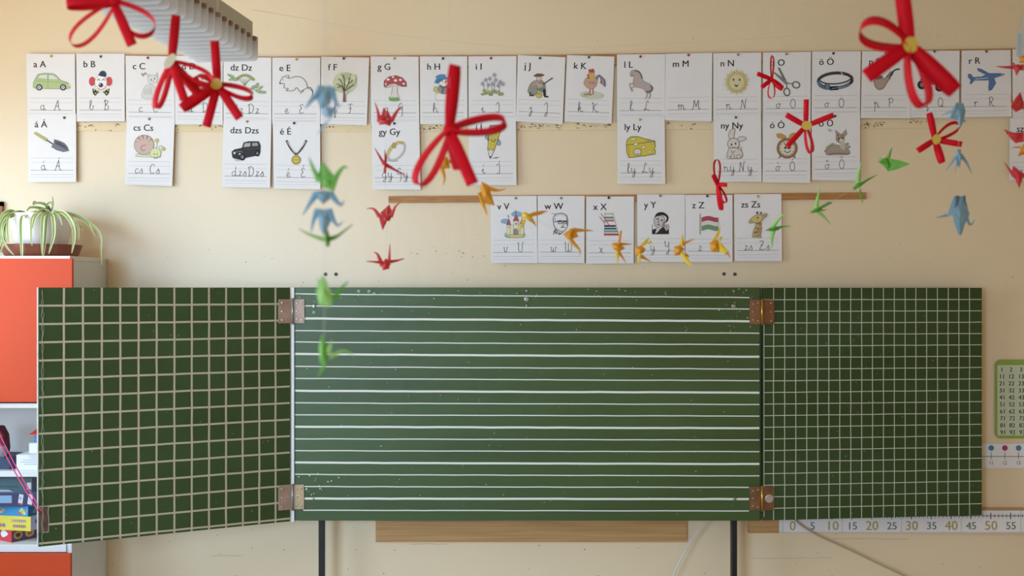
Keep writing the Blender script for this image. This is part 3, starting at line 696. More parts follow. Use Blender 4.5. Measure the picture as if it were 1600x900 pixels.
def drw_rooster(p):
    p.E(215,308,72,22,'d0ceb0',3,line='b0ae90'); p.poly([(150,315),(175,292),(210,300),(190,318)],'b9b98a',True)
    p.L([(205,262),(200,300),(170,305)],1.6,'8a4438'); p.L([(220,262),(222,300),(200,308)],1.6,'8a4438')
    for k,c in enumerate(('4a7a58','b04a40','d0a048','4f6fa0','6a5a90')): p.L([(236,235),(240+k*4,200-k*2),(262+k*7,186+k*7),(270+k*6,212+k*9),(268+k*6,236+k*5)],2.0,c,True)
    p.poly([(165,235),(175,208),(192,192),(196,165),(220,160),(228,190),(245,215),(240,248),(215,268),(185,262)],'c99a80',True,line='8a5a48')
    p.poly([(190,185),(200,165),(222,165),(232,198),(215,215),(195,205)],'d0a848',True); p.poly([(195,165),(198,148),(210,152),(218,145),(228,155),(226,170)],'b23038',True); p.poly([(196,178),(180,186),(196,192)],'7a3030'); p.E(194,200,6,9,'b23038'); p.E(207,172,2.5,2.5,INK)
    for k in range(4): p.L([(195+k*10,225),(200+k*10,238),(208+k*9,228)],.6,'9a5a48',True)
def drw_horse(p):
    p.poly([(448,185),(455,160),(478,155),(505,172),(522,205),(535,225),(570,240),(582,262),(575,290),(552,298),(535,275),(505,262),(478,258),(465,240),(470,205),(468,186)],'b3a49c',True,line='6f6460',lw=.6)
    p.L([(476,156),(505,168),(522,205)],2.4,'5f5550',True); p.L([(575,250),(584,268),(570,285),(545,288)],2.8,'5f5550',True)
    p.L([(470,240),(448,238),(450,262),(462,285)],1.8,'9a8c84',True); p.L([(482,256),(458,262),(466,282)],1.6,'a5978f',True); p.L([(560,290),(572,305),(562,330)],1.9,'9a8c84',True); p.L([(548,290),(552,312),(540,330)],1.8,'a5978f',True)
    p.E(463,168,2,2,INK); p.L([(450,190),(470,188)],1.6,'6f6460')
def drw_cheese(p):
    p.poly([(425,610),(430,580),(452,562),(490,560),(540,575),(600,588),(602,625),(592,632),(602,645),(602,668),(540,678),(440,690),(428,660)],'d3bd2c',line='4e4418',lw=.9)
    p.L([(425,612),(470,608),(540,598),(600,590)],.8,'4e4418'); p.L([(438,614),(442,688)],.6,'7e7020')
    for x,y,a,c in ((467,577,20,7),(482,608,14,9),(530,625,12,9),(568,655,10,9),(585,600,8,6),(555,588,12,4)): p.E(x,y,a,c,'e8e2cc',-10,line='5e5420',lw=.6)
    p.E(493,655,23,20,'e8e4d4',line='4e4418',lw=.8); p.E(486,650,2,3,INK).E(499,650,2,3,INK); p.L([(483,660),(493,668),(504,660)],.7,INK,True)
def drw_sun(p):
    for k in range(28):
        a = 2*PI*k/28; r1 = 84 if k%2 else 76
        p.poly([(200+55*math.cos(a-.1),228+57*math.sin(a-.1)),(200+55*math.cos(a+.1),228+57*math.sin(a+.1)),(200+r1*math.cos(a),228+r1*math.sin(a))],'cbb65e')
    p.E(200,228,58,60,'cdb75c').E(200,228,47,49,'d8cda0',line='bfa850')
    p.E(180,213,5,7,INK).E(218,214,5,7,INK); p.poly([(185,242),(200,248),(212,242),(203,255),(193,255)],'4a3030',True)
def drw_bunny(p):
    c = 'dcd3c8'
    p.poly([(160,575),(150,548),(165,520),(188,513),(186,540),(180,572)],c,True,line=INK,lw=.6); p.poly([(200,580),(215,565),(240,560),(258,572),(240,586),(215,590)],c,True,line=INK,lw=.6)
    p.E(180,605,36,34,c,line=INK,lw=.7); p.poly([(150,640),(160,630),(205,632),(232,655),(232,688),(200,695),(150,690),(140,675)],c,True,line=INK,lw=.7)
    p.E(168,610,4,7,INK).E(193,604,4,7,INK); p.L([(172,625),(180,630),(190,624)],.8,INK,True); p.E(176,683,11,15,c,line=INK).E(212,683,14,12,c,line=INK).E(150,688,12,8,c,line=INK); p.E(220,635,8,10,c,line=INK); p.L([(165,645),(175,660),(190,648)],.6,INK,True)
def drw_scissors(p):
    p.poly([(452,142),(462,140),(500,215),(508,235),(498,238)],'6f6a66',line='4a4644'); p.poly([(425,170),(432,168),(495,215),(515,235),(500,242)],'7b7672',line='4a4644')
    p.L([(500,225),(520,236),(545,238)],1.8,'7a7470',True); p.L([(504,228),(506,255),(506,265)],1.8,'6a6460',True); p.E(503,226,4,4,'b0aaa4')
    p.E(563,245,22,19,None,15,line='5a5450',lw=1.7); p.E(506,288,18,23,None,-8,line='5a5450',lw=1.7)
def drw_clock(p):
    p.L([(470,675),(458,692)],1.6,'4a3a2c'); p.L([(545,675),(558,692)],1.6,'4a3a2c'); p.poly([(452,568),(445,545),(475,545),(500,560),(490,572)],'c8922e',True,line='6a4a18'); p.poly([(520,560),(540,540),(572,545),(562,572),(530,570)],'c8922e',True,line='6a4a18')
    p.E(508,632,63,62,'86582c',line='54381c').E(508,632,56,55,'a0703c').E(508,632,48,47,'e2d8c4',line='6a4a28')
    for k in range(12): a = 2*PI*k/12; p.L([(508+38*math.cos(a),632+37*math.sin(a)),(508+44*math.cos(a),632+43*math.sin(a))],.8,INK)
    p.L([(508,632),(490,600)],1,INK); p.L([(508,632),(535,628)],1,INK); p.E(520,630,6,8,INK).E(496,630,5,8,INK); p.L([(490,648),(510,660),(530,646)],1,INK,True)
def drw_collar(p):
    p.E(802,218,105,46,None,-4,line='2e2c30',lw=4.6); p.E(802,205,98,34,None,-4,line='4a4850',lw=2.2)
    p.L([(697,220),(708,248),(740,264),(800,266),(860,255),(892,238)],4.4,'43617e',True); p.L([(770,266),(820,264)],6.2,'222126'); p.poly([(740,238),(768,238),(768,272),(740,272)],'55708c',line='1e1d22',lw=.9)
    p.L([(838,168),(852,192)],1.4,'d8d4ce'); p.L([(780,268),(860,256)],1,'7a96b0')
def drw_fawn(p):
    for x,y in ((760,625),(750,645),(780,612),(870,610),(880,628)): p.E(x,y,18,9,'8d9a78',-30)
    p.poly([(745,665),(752,640),(790,612),(825,615),(850,628),(880,640),(892,660),(870,672),(800,672),(760,675)],'a08c7c',True,line='5a4c44')
    p.poly([(830,620),(838,590),(858,600),(862,640),(845,640)],'c4b4a0',True); p.E(832,572,25,27,'9c8468',line='5a4c44'); p.E(842,585,15,12,'d8ccba')
    p.poly([(810,555),(802,520),(826,540)],'a89078',line='5a4c44'); p.poly([(846,545),(868,516),(872,545),(856,560)],'a89078',line='5a4c44'); p.E(824,575,4,6,INK).E(846,570,4,6,INK); p.E(852,588,3,2,INK)
    p.L([(760,668),(820,662),(890,668)],.8,'5a4c44',True); p.L([(758,515),(770,528),(782,518)],.9,'8f8a80',True); p.L([(770,512),(770,532)],.7,'8f8a80')
    for k in range(6): p.E(775+k*12,632+(k%2)*9,2.5,2,'d8ccba')
def drw_pipe(p):
    p.poly([(172,245),(178,280),(200,300),(225,292),(240,270),(262,235),(282,205),(268,195),(245,225),(228,238),(215,225),(185,225)],'a89082',True,line='4a3a34',lw=.9)
    p.E(198,228,24,11,'6a5850',-8,line='4a3a34'); p.L([(262,222),(292,186),(322,180)],2.2,'3a3230',True); p.L([(246,218),(268,238)],1,'4a3a34')
def drw_quad(p):
    p.E(452,272,27,27,'2b2a2c').E(452,272,12,12,'77747a').E(555,285,27,27,'2b2a2c').E(555,285,12,12,'77747a')
    p.poly([(440,240),(470,225),(520,215),(560,235),(575,262),(520,272),(480,262)],'5a5560',True); p.L([(470,228),(450,205),(440,210)],1.2,INK); p.L([(480,235),(440,220)],1,INK)
def drw_plane(p):
    p.poly([(775,175),(800,180),(845,205),(905,205),(932,207),(936,213),(905,222),(875,232),(885,262),(862,300),(845,308),(842,290),(845,245),(800,245),(760,245),(740,268),(732,265),(738,245),(722,225),(722,210),(738,208),(752,228),(800,225),(825,212),(782,190)],'3f68a0',line='3a5078',lw=.6)
    p.L([(765,238),(840,232)],1.2,'c8d4e4'); p.E(922,211,6,4,'9ab4d4')
def drw_castle(p):
    p.E(345,475,52,30,'a9bb8c').E(460,475,40,26,'9fb47f'); p.poly([(350,500),(370,470),(440,465),(470,490),(440,502)],'d8c868',True)
    p.E(305,343,44,22,'7fa8cc',line='55789c'); p.E(415,275,52,24,'7fa8cc',line='55789c')
    p.poly([(325,380),(325,470),(480,470),(480,380)],'e4dcae',line='6a604a')
    for x0,x1,y0,y1 in ((320,350,375,470),(385,430,335,470),(450,480,365,470)): p.poly([(x0,y0),(x1,y0),(x1,y1),(x0,y1)],'e9e2ba',line='6a604a')
    for a,b_,c,d in ((316,356,378,318),(380,434,340,272),(446,484,368,318)): p.poly([(a,c),(b_,c),((a+b_)/2,d)],'b03a44',line='5a2028')
    for x,y in ((336,318),(405,272),(465,318)): p.L([(x,y),(x,y-32)],.7,INK); p.poly([(x,y-32),(x-18,y-26),(x,y-20)],'8a7a60')
    p.poly([(385,470),(385,430),(400,414),(415,420),(424,440),(424,470)],'86789c',line='4a4058',lw=.7); p.E(407,368,7,9,'8ab0a0',line='55604a'); p.E(335,400,5,8,'8a8468').E(465,395,5,8,'8a8468')
    p.L([(300,480),(340,500),(480,498)],.7,'6a7a50',True)
def drw_man_glasses(p):
    k = '3a3636'
    p.L([(770,370),(765,330),(775,290),(810,268),(860,268),(895,290),(905,340),(900,395),(870,435),(845,442),(805,425),(780,400),(770,370)],.9,k,True)
    p.L([(780,300),(800,285),(850,278),(895,300)],.6,'777270',True); p.L([(785,350),(780,310)],.8,'777270'); p.poly([(890,300),(905,340),(900,385),(888,370),(892,330)],'8a8482')
    p.poly([(810,338),(848,336),(850,362),(818,368)],None,line=k,lw=1.2); p.poly([(862,338),(896,340),(892,366),(864,364)],None,line=k,lw=1.2); p.L([(848,348),(862,348)],1.2,k); p.L([(775,350),(810,345)],1.0,k)
    p.poly([(812,338),(848,338),(846,350),(818,352)],'5a5656'); p.poly([(864,340),(895,342),(890,354),(866,352)],'5a5656')
    p.L([(855,365),(865,382),(850,385)],.7,k,True); p.L([(840,402),(858,398),(874,402)],1.4,k,True)
    p.L([(790,415),(775,440),(770,470)],1,k,True); p.L([(790,415),(810,450),(840,460),(860,440)],1,k,True); p.L([(775,430),(800,465)],1.6,k); p.L([(840,460),(815,470)],1.4,k); p.L([(750,268),(790,275)],.7,'777270')
def drw_xylophone(p):
    rows = [(1262,1340,272,'cdbf74'),(1260,1342,308,'3f78b4'),(1258,1348,336,'c85a30'),(1258,1364,388,'4a4048'),(1258,1370,414,'3c3a78'),(1256,1382,440,'5f9a58'),(1256,1394,470,'ac2438')]
    p.L([(1262,260),(1256,488)],.6,'8a7a70'); p.L([(1338,260),(1398,488)],.6,'8a7a70'); p.L([(1225,270),(1302,378)],.9,'5a504c'); p.L([(1212,300),(1262,362)],.9,'5a504c')
    for x0,x1,y,c in rows:
        p.poly([(x0,y-9),(x1,y-9),(x1+2,y+9),(x0,y+9)],c); p.E(x0+6,y,2.5,2.5,'2a2626').E(x1-6,y,2.5,2.5,'2a2626')
def drw_man_hand(p):
    k = '2e2a2a'
    p.poly([(290,450),(290,410),(330,395),(360,405),(395,378),(420,420),(445,405),(445,450)],k); p.poly([(312,300),(328,262),(365,245),(405,252),(440,285),(436,325),(410,345),(425,300),(395,275),(345,280)],k,True)
    p.poly([(312,300),(345,280),(395,285),(408,330),(395,365),(360,385),(330,385),(310,350)],'c9bfba',True,line=k,lw=.7)
    p.poly([(395,330),(410,345),(405,375),(380,380)],'7a706c'); p.L([(330,310),(352,304)],1.4,k); p.L([(370,322),(392,318)],1.4,k); p.E(344,316,4,3,k).E(382,330,4,3,k); p.L([(352,320),(345,345),(356,348)],.8,k,True); p.L([(335,362),(362,362)],1.3,k)
    p.poly([(330,400),(345,392),(360,410),(340,432),(318,445)],'cfc6c0'); p.poly([(398,395),(412,370),(425,360),(440,362),(445,395),(430,412)],'c9bfba',line=k,lw=.6); p.L([(415,372),(428,395)],.8,k); p.L([(291,360),(291,448)],.7,k)
def drw_flag(p):
    p.L([(735,262),(734,452)],1.3,'8a6a48'); p.E(735,265,4,9,'a88a50')
    def band(y, c):
        up = [(748+i*15.5, y+8*math.sin(i*.62+2.3)-0) for i in range(11)]
        p.poly([(x, yy-20) for x, yy in up]+[(x, yy+20) for x, yy in reversed(up)], c, line='6a5a50', lw=.3)
    band(310,'a82c42'); band(350,'ded4cc'); band(392,'568f5e')
def drw_giraffe(p):
    p.poly([(1250,345),(1295,330),(1304,400),(1296,455),(1300,482),(1216,480),(1222,430),(1240,390)],'c3a468',line='6a5430',lw=.6)
    r = random.Random(6)
    for k in range(46):
        t = r.random(); y = 345+t*132; x = 1258-t*34+r.random()*(42+t*34); p.E(x,y,r.uniform(3,5.5),r.uniform(3,5),'6f4a30',r.uniform(0,90))
    p.poly([(1188,335),(1200,310),(1240,280),(1275,268),(1310,272),(1352,258),(1340,290),(1315,302),(1300,330),(1262,345),(1225,342),(1196,350)],'cdb268',True,line='6a5430',lw=.7)
    p.poly([(1310,278),(1352,255),(1338,292),(1318,302)],'b8a068',line='6a5430',lw=.6); p.L([(1266,272),(1263,255)],1.2,'8a7040'); p.L([(1296,272),(1298,255)],1.2,'8a7040'); p.E(1263,250,9,9,'222').E(1299,252,8,8,'222'); p.E(1268,298,6,8,INK); p.E(1204,325,3,3,INK); p.L([(1196,338),(1225,332)],.7,'6a5430')
INKH = {'444':'444444','777':'777777','222':'222222'}
_ink0 = ink
def ink(h): return _ink0(INKH.get(h, h))

C1, C2, C3, C4, C5, C6, C7, C8, C9, C10 = (0,0,4.2857), (190,70,3.914), (420,70,3.914), (640,70,3.9115), (870,70,3.9115), (1100,70,3.9115), (1320,60,3.75), (20,160,6.154), (740,290,6.154), (970,290,5.926)
# name, corners TL TR BL BR, row, print text, drawing, crop, what it shows
CARDS = [
 ('a A', (41,84),(117,84.5),(43,186),(118,186), 1, drw_car, C1, 'a pale green car', 'a', 'A'),
 ('á Á', (43,178),(119,178),(44,284.5),(119,284.5), 2, drw_trowel, C8, 'a garden trowel with yellow handle', 'á', 'Á'),
 ('b B', (119,84),(194.5,84),(120,190),(195,189.5), 1, drw_clown, C1, 'a red-haired clown face', 'b', 'B'),
 ('c C', (196,87),(272,88),(197,188),(273,188), 1, drw_cat, C1, 'a grey cat', 'c', 'C'),
 ('cs Cs', (198,183),(273,184),(195,288.5),(269,291), 2, drw_snail, C8, 'a smiling snail', 'cs', 'Cs'),
 ('d D', (273,87),(348,88),(273.5,194.5),(348,194.5), 1, drw_drum, C2, 'a blue drum, partly behind red ribbons', 'd', 'D'),
 ('dz Dz', (349,89),(424,90),(349,192),(424,192), 1, drw_elder, C2, 'an elder twig with green leaves', 'dz', 'Dz'),
 ('dzs Dzs', (349,187),(424,188),(346.5,292.5),(422,293.5), 2, drw_offroad, C2, 'a black off-road car', 'dzs', 'Dzs'),
 ('e E', (425.5,90),(500.5,90),(425,194),(500,194), 1, drw_rodent, C3, 'an outlined mouse', 'e', 'E'),
 ('é É', (426,189),(500,190),(428,295),(500.5,296), 2, drw_medal, C3, 'a gold medal on a ribbon', 'é', 'É'),
 ('f F', (502,88.5),(577,90),(500.5,193.5),(573,196), 1, drw_tree, C3, 'a round green tree', 'f', 'F'),
 ('g G', (579,88),(654,88.5),(580,194),(655,194), 1, drw_mushroom, C3, 'a red spotted mushroom', 'g', 'G'),
 ('gy Gy', (581,190),(655,189.5),(582,296),(657,296.5), 2, drw_ring, C3, 'a gold and silver ring', 'gy', 'Gy'),
 ('h H', (656,88),(730,88),(656.5,194),(730.5,194), 1, drw_snowman, C4, 'a snowman with a blue hat', 'h', 'H'),
 ('i I', (732,88),(807,87.5),(732,190),(806,190), 1, drw_iris, C4, 'grey violet irises', 'i', 'I'),
 ('í Í', (732,184),(806,183),(733,289),(807,289.5), 2, drw_pencil, C4, 'a smiling yellow pencil', 'í', 'Í'),
 ('j J', (809,86),(883.5,89.5),(806,189.5),(879,194), 1, drw_guitarist, C4, 'a guitar player in a hat', 'j', 'J'),
 ('k K', (886,86),(960,88.5),(882,190),(955.5,193.5), 1, drw_rooster, C5, 'a colourful rooster', 'k', 'K'),
 ('l L', (964,85),(1039.5,84.5),(964,188),(1039,188), 1, drw_horse, C5, 'a rearing grey horse', 'l', 'L'),
 ('ly Ly', (964.5,182.5),(1038.5,182),(965,287.5),(1039.5,287.5), 2, drw_cheese, C5, 'a yellow cheese wedge', 'ly', 'Ly'),
 ('m M', (1040,84),(1113,82.5),(1039,188),(1112,190), 1, None, C5, 'no picture left', 'm', 'M'),
 ('n N', (1114.5,83),(1189.5,82),(1114.5,186),(1189,186), 1, drw_sun, C6, 'a smiling yellow sun', 'n', 'N'),
 ('ny Ny', (1115,180),(1189,180),(1116,284),(1190,284), 2, drw_bunny, C6, 'an outlined bunny', 'ny', 'Ny'),
 ('o O', (1192,82),(1267,81),(1192.5,186),(1266.5,186), 1, drw_scissors, C6, 'grey scissors', 'o', 'O'),
 ('ó Ó', (1192,179.5),(1266.5,179),(1191.5,285),(1266,286), 2, drw_clock, C6, 'a brown alarm clock', 'ó', 'Ó'),
 ('ö Ö', (1269,80.5),(1345,80),(1268,182),(1343.5,182), 1, drw_collar, C6, 'a dark blue dog collar', 'ö', 'Ö'),
 ('ő Ő', (1268,177),(1344,175.5),(1269,281.5),(1343.5,282.5), 2, drw_fawn, C6, 'a brown fawn lying down', 'ő', 'Ő'),
 ('p P', (1347,80),(1423,80),(1345,184.5),(1422.5,185), 1, drw_pipe, C7, 'a brown tobacco pipe', 'p', 'P'),
 ('q Q', (1423,79.5),(1499.5,79),(1423,184),(1498,184.5), 1, drw_quad, C7, 'a dark quad bike behind a red ribbon', 'q', 'Q'),
 ('r R', (1502.5,79),(1579,78),(1502,183.5),(1581,182), 1, drw_plane, C7, 'a blue aeroplane', 'r', 'R'),
 ('s S', (1582,77),(1658,76),(1582,190),(1658,190), 1, None, C7, 'its right side cut off by the photo', 's', 'S'),
 ('sz Sz', (1578,185),(1654,185),(1577,282),(1654,283), 2, None, C7, 'its right side cut off by the photo', 'sz', 'Sz'),
 ('v V', (766,306.5),(838.5,306),(767,411),(840,411), 3, drw_castle, C9, 'a small castle with red roofs', 'v', 'V'),
 ('w W', (840,306),(913.5,306),(840,411),(913,411), 3, drw_man_glasses, C9, 'a line portrait of a man in glasses', 'w', 'W'),
 ('x X', (916,307),(990.5,307),(916,412),(990,411.5), 3, drw_xylophone, C9, 'a toy xylophone with coloured bars', 'x', 'X'),
 ('y Y', (995.5,304),(1070,304),(996,409),(1070,409.5), 3, drw_man_hand, C10, 'a black portrait of a man', 'y', 'Y'),
 ('z Z', (1070.5,304.5),(1144.5,304.5),(1071,409.5),(1144.5,409.5), 3, drw_flag, C10, 'a red white and green flag', 'z', 'Z'),
 ('zs Zs', (1147,303.5),(1221,303),(1148,408),(1222,408), 3, drw_giraffe, C10, 'a giraffe head and neck', 'zs', 'Zs'),
]
def make_card(idx, c):
    txt, TL, TR, BL, BR, row, drawing, crop, what, lo, up = c
    r = random.Random(idx*13+1)
    Y0 = YW-(.0145 if row != 2 else .0185)
    curl = r.uniform(.003, .007); bow = r.uniform(-.0001, .0001)
    h = (BL[1]+BR[1]-TL[1]-TR[1])/2; wd = TR[0]-TL[0]
    def disp(x, y):
        t = max(0, min(1, (y-TL[1])/h)); s = (x-TL[0])/wd-.5
        return (0 if row == 1 and any(k[5] == 2 and abs(k[1][0]-TL[0]) < 12 for k in CARDS) else curl*t*t*t)+bow*(1-4*s*s)*math.sin(PI*t)
    mp = lambda x, y, d: W(x, y, Y0-disp(x, y)-d)
    b = MB(); NX, NY = 5, 9
    fr = []
    for j in range(NY+1):
        for i in range(NX+1):
            s, t = i/NX, j/NY
            x = (TL[0]*(1-s)+TR[0]*s)*(1-t)+(BL[0]*(1-s)+BR[0]*s)*t; y = (TL[1]*(1-s)+TR[1]*s)*(1-t)+(BL[1]*(1-s)+BR[1]*s)*t
            fr.append(mp(x, y, 0))
    n = len(fr); K = NX+1
    bk = [p+Vector((0, .0004, 0)) for p in fr]
    fs = [(j*K+i, j*K+i+1, (j+1)*K+i+1, (j+1)*K+i)[::-1] for j in range(NY) for i in range(NX)]
    fs += [tuple(n+a for a in f[::-1]) for f in fs[:NX*NY]]
    rim = [i for i in range(K)]+[j*K+NX for j in range(1, NY+1)]+[NY*K+i for i in range(NX-1, -1, -1)]+[j*K for j in range(NY-1, 0, -1)]
    fs += [(rim[i], rim[(i+1) % len(rim)], n+rim[(i+1) % len(rim)], n+rim[i]) for i in range(len(rim))]
    b.add(fr+bk, fs, M_PAPER)
    # print: tilt follows the card
    tx = (TR[1]-TL[1])/wd; ty = (BL[0]-TL[0])/h
    ox, oy = TL
    def tmap(x, y, d): return mp(ox+x+ty*y, oy+y+tx*x, d)
    pr = Print(b, tmap); pr.sub = True
    H = 106.0
    for v, c_, w_ in ((69,'b5b2b8',.5),(76,'c3c0c6',.5),(88,'88858c',.75),(94.5,'b5b2b8',.5),(99,'c8c5cb',.4)):
        pr._stroke([(4, v), (wd-5, v)], w_, c_)
    pr.text(txt, 10.5, 21, 14.4, INK, bold=.38)
    pr.script(lo, 20 if len(lo) == 1 else 15, 87.6, 7.4, '4a464c')
    pr.script(up, 42 if len(lo) == 1 else (38 if len(lo) == 2 else 40), 87.6, 7.4, '4a464c')
    if drawing:
        pd = Print(b, mp, *crop); pd.layer = pr.layer; drawing(pd)
    o = b.build('alphabet_card')
    rw = {1: 'in the top row', 2: 'hanging below the top row', 3: 'in the lowest row'}[row]
    lab = {'m M': 'white alphabet card lettered m M, without a picture, between the horse and sun cards',
           's S': 'white alphabet card s S cut off by the right edge, beside the aeroplane card',
           'sz Sz': 'white alphabet card lettered sz cut off by the right edge, below the top row'}.get(txt)
    if not lab: lab = 'alphabet card lettered %s with %s%s' % (txt, what, ', '+rw if len(what.split()) < 5 and row != 2 else '')
    return tag(o, lab, 'alphabet card', 'alphabet cards on the front wall')
for i, c in enumerate(CARDS): make_card(i, c)

PINC = {'yellow':'c9b04a','green':'2f6650','red':'a02840','grey':'8f8f94','orange':'c8963a','navy':'34344c','black':'1e1c20','brown':'6a4a3c','dark green':'264a3c','tan':'9a8a5a'}
PINS = [(80,88,'yellow','a A',1),(100.5,184,'green','á Á',2),(157.5,88.5,'green','b B',1),(231,90.5,'red','c C',1),(233,186,'grey','cs Cs',2),(386,190,'orange','dzs Dzs',2),(463,93,'yellow','e E',1),(459.5,192.5,'navy','é É',2),
 (537,91.5,'green','f F',1),(616,91.5,'yellow','g G',1),(616,193,'navy','gy Gy',2),(692,91.5,'navy','h H',1),(767,91,'red','i I',1),(843.5,91,'navy','j J',1),(920,89.5,'green','k K',1),(1000.5,88.5,'red','l L',1),(999.5,187,'yellow','ly Ly',2),
 (1075.5,86,'red','m M',1),(1153,85.5,'grey','n N',1),(1149.5,183.5,'green','ny Ny',2),(1228.5,84.5,'tan','o O',1),(1302,83.5,'black','ö Ö',1),(1304.5,181.5,'black','ő Ő',2),(1384,82.5,'green','p P',1),(1460,80.5,'black','q Q',1),(1541,80.5,'brown','r R',1),
 (805.5,309.5,'grey','v V',3),(876.5,309.5,'grey','w W',3),(951,309,'black','x X',3),(1031.5,306,'tan','y Y',3),(1105,306.5,'dark green','z Z',3),(1184,307,'yellow','zs Zs',3),(305,91,'green','d D',1)]
for x, y, c, t, row in PINS:
    Y0 = YW-(.0145 if row != 2 else .0185)
    b = MB().lathe([(.0052,0.0005),(.0058,.002),(.005,.0045),(.0025,.0062),(.0005,.0066)], W(x, y, Y0), mat('pin_'+c.replace(' ','_'), PINC[c], .35), 12, 'Y')
    b.lathe([(.0006,-.012),(.0006,.0006)], W(x, y, Y0), M_SCREW, 6, 'Y')
    o = b.build('push_pin', smooth=True); tag(o, '%s push pin in the alphabet card %s' % (c, t), 'push pin', 'push pins in the alphabet cards')
# ------------------------------------------------------------------ cabinet at the left
M_RED = mat('coral_red_door', 'd0471a', .5, spec=.3, vary=.03, vscale=3)
M_CAB = mat('white_melamine', 'e9e7e6', .4)
M_CABS = mat('grey_side_panel', 'e4e6ea', .5, vary=.03, vscale=6)
CX0, CX1, CYF, CYB = -2.76, -1.806, 4.645, YW-.004
ZTOP = CAMZ+(50/F)*CYF
cab = thing('storage_cabinet', 'tall white storage cabinet with red doors and open shelf beside the chalkboard', 'cabinet', ((CX0+CX1)/2, (CYF+CYB)/2, 0))
def zat(py, Y=CYF): return CAMZ-(py-450)/F*Y
b = MB()
b.box((CX1-.02, CYF+.002, 0), (CX1, CYB, ZTOP-.0205), M_CABS)
child(b, 'side_panel', cab, bevel=.001)
b = MB(); b.box((CX0, CYF, 0), (CX0+.018, CYB, ZTOP-.0205), M_CAB); b.box((CX0+.018, CYB-.006, .06), (CX1-.0202, CYB, ZTOP-.0205), M_CAB); child(b, 'carcass', cab)
child(MB().box((CX0, CYF-.016, ZTOP-.02), (CX1, CYB, ZTOP), M_CAB), 'top_panel', cab, bevel=.0015)
for y0, y1 in ((630,637.5),(736,745),(850.5,862.5)):
    child(MB().box((CX0+.0185, CYF-.004, zat(y1)), (CX1-.0205, CYB-.0065, zat(y0)), M_CAB), 'shelf', cab, bevel=.0015)
ZS1, ZS2 = zat(736), zat(850.5)
def door(y0, y1, x1=113):
    xr = W(x1, 450, CYF-.02).x
    d = child(MB().box((CX0+.005, CYF-.0195, zat(y1, CYF-.02)), (xr, CYF-.0045, zat(y0, CYF-.02)), M_RED), 'door', cab, bevel=.002)
    ORIG[d.name] = ORIG[cab.name]
    zc = (zat(y0)+zat(y1))/2
    child(MB().tube([(CX0+.05, CYF-.02, zc-.06),(CX0+.05, CYF-.045, zc-.05),(CX0+.05, CYF-.045, zc+.05),(CX0+.05, CYF-.02, zc+.06)], .005, M_SCREW, 8), 'handle', d)
    return d
door(404, 628.5)
d2 = door(865, 1180, 110.5)
child(MB().box((CX0, CYF+.01, 0), (CX1-.0202, CYF+.03, .06), M_CAB), 'plinth', cab)

# plant on the cabinet
PC = Vector((W(65, 400, 4.84).x, 4.84, ZTOP))
M_TERRA = mat('brown_saucer', '8a4c38', .45)
b = MB().lathe([(.005,.0005),(.142,.0005),(.150,.012),(.165,.052),(.158,.052),(.143,.014),(.005,.006)], PC, M_TERRA, 40)
o = b.build('plant_saucer', smooth=False); tag(o, 'wide brown plastic saucer under the white plant pot', 'saucer')
b = MB()
pot = thing('potted_spider_plant', 'spider plant with drooping striped leaves in a white pot on the cabinet', 'plant', PC+Vector((0,0,.0065)))
b = MB().lathe([(.004,.0068),(.092,.0068),(.098,.012),(.112,.085),(.130,.178),(.130,.184),(.124,.184),(.119,.168),(.004,.160)], PC, mat('white_glazed_pot', 'f4f3f2', .25, spec=.6), 40)
child(b, 'pot', pot, smooth=False)
child(MB().lathe([(.002,.161),(.119,.1685),(.118,.172),(.06,.178),(.002,.179)], PC, mat('potting_soil', '3a2c20', .9, bump=.5, bscale=60), 24), 'soil', pot)
M_LG = mat('leaf_green', '7d9a4c', .45, vary=.15, vscale=20); M_LW = mat('leaf_cream_edge', 'd6d8a8', .45); M_LB = mat('dry_leaf_tip', '8a6a58', .7)
def leaf(path, w, dy0=0.0, dy1=0.0, dry=False):
    """path in photo px; dy = how far in front of the pot centre root and tip hang"""
    n = len(path)
    P = smooth_path([W(x, y, PC.y-(dy0+(dy1-dy0)*(i/(n-1))**.5)) for i, (x, y) in enumerate(path)], 6)
    N = len(P); rows = []
    for i, p in enumerate(P):
        t = i/(N-1); ww = w*(math.sin(PI*min(1, .12+t*.88)))**.6*(1-.35*t)+.0006
        tg = (P[min(i+1,N-1)]-P[max(i-1,0)]).normalized()
        side = tg.cross(Vector((0,1,0)))
        side = side.normalized() if side.length > .05 else Vector((1,0,0))
        nrm = tg.cross(side).normalized()
        if nrm.y > 0: nrm = -nrm
        rows.append([p+side*ww*a-nrm*(abs(a)*ww*-.35) for a in (-1,-.55,0,.55,1)])
    b = MB()
    vs = [q for r_ in rows for q in r_]; nv = len(vs); vs += [q+Vector((0,.0008,0)) for q in vs]
    for c, m in (((0,3), M_LW), ((1,2), M_LG)):
        fs = []
        for i in range(N-1):
            for k in c:
                a = i*5+k; fs += [(a, a+1, a+6, a+5), (nv+a+5, nv+a+6, nv+a+1, nv+a)]
        b.add(vs, fs, m if not dry else M_LB)
    child(b, 'leaf', pot, smooth=True)
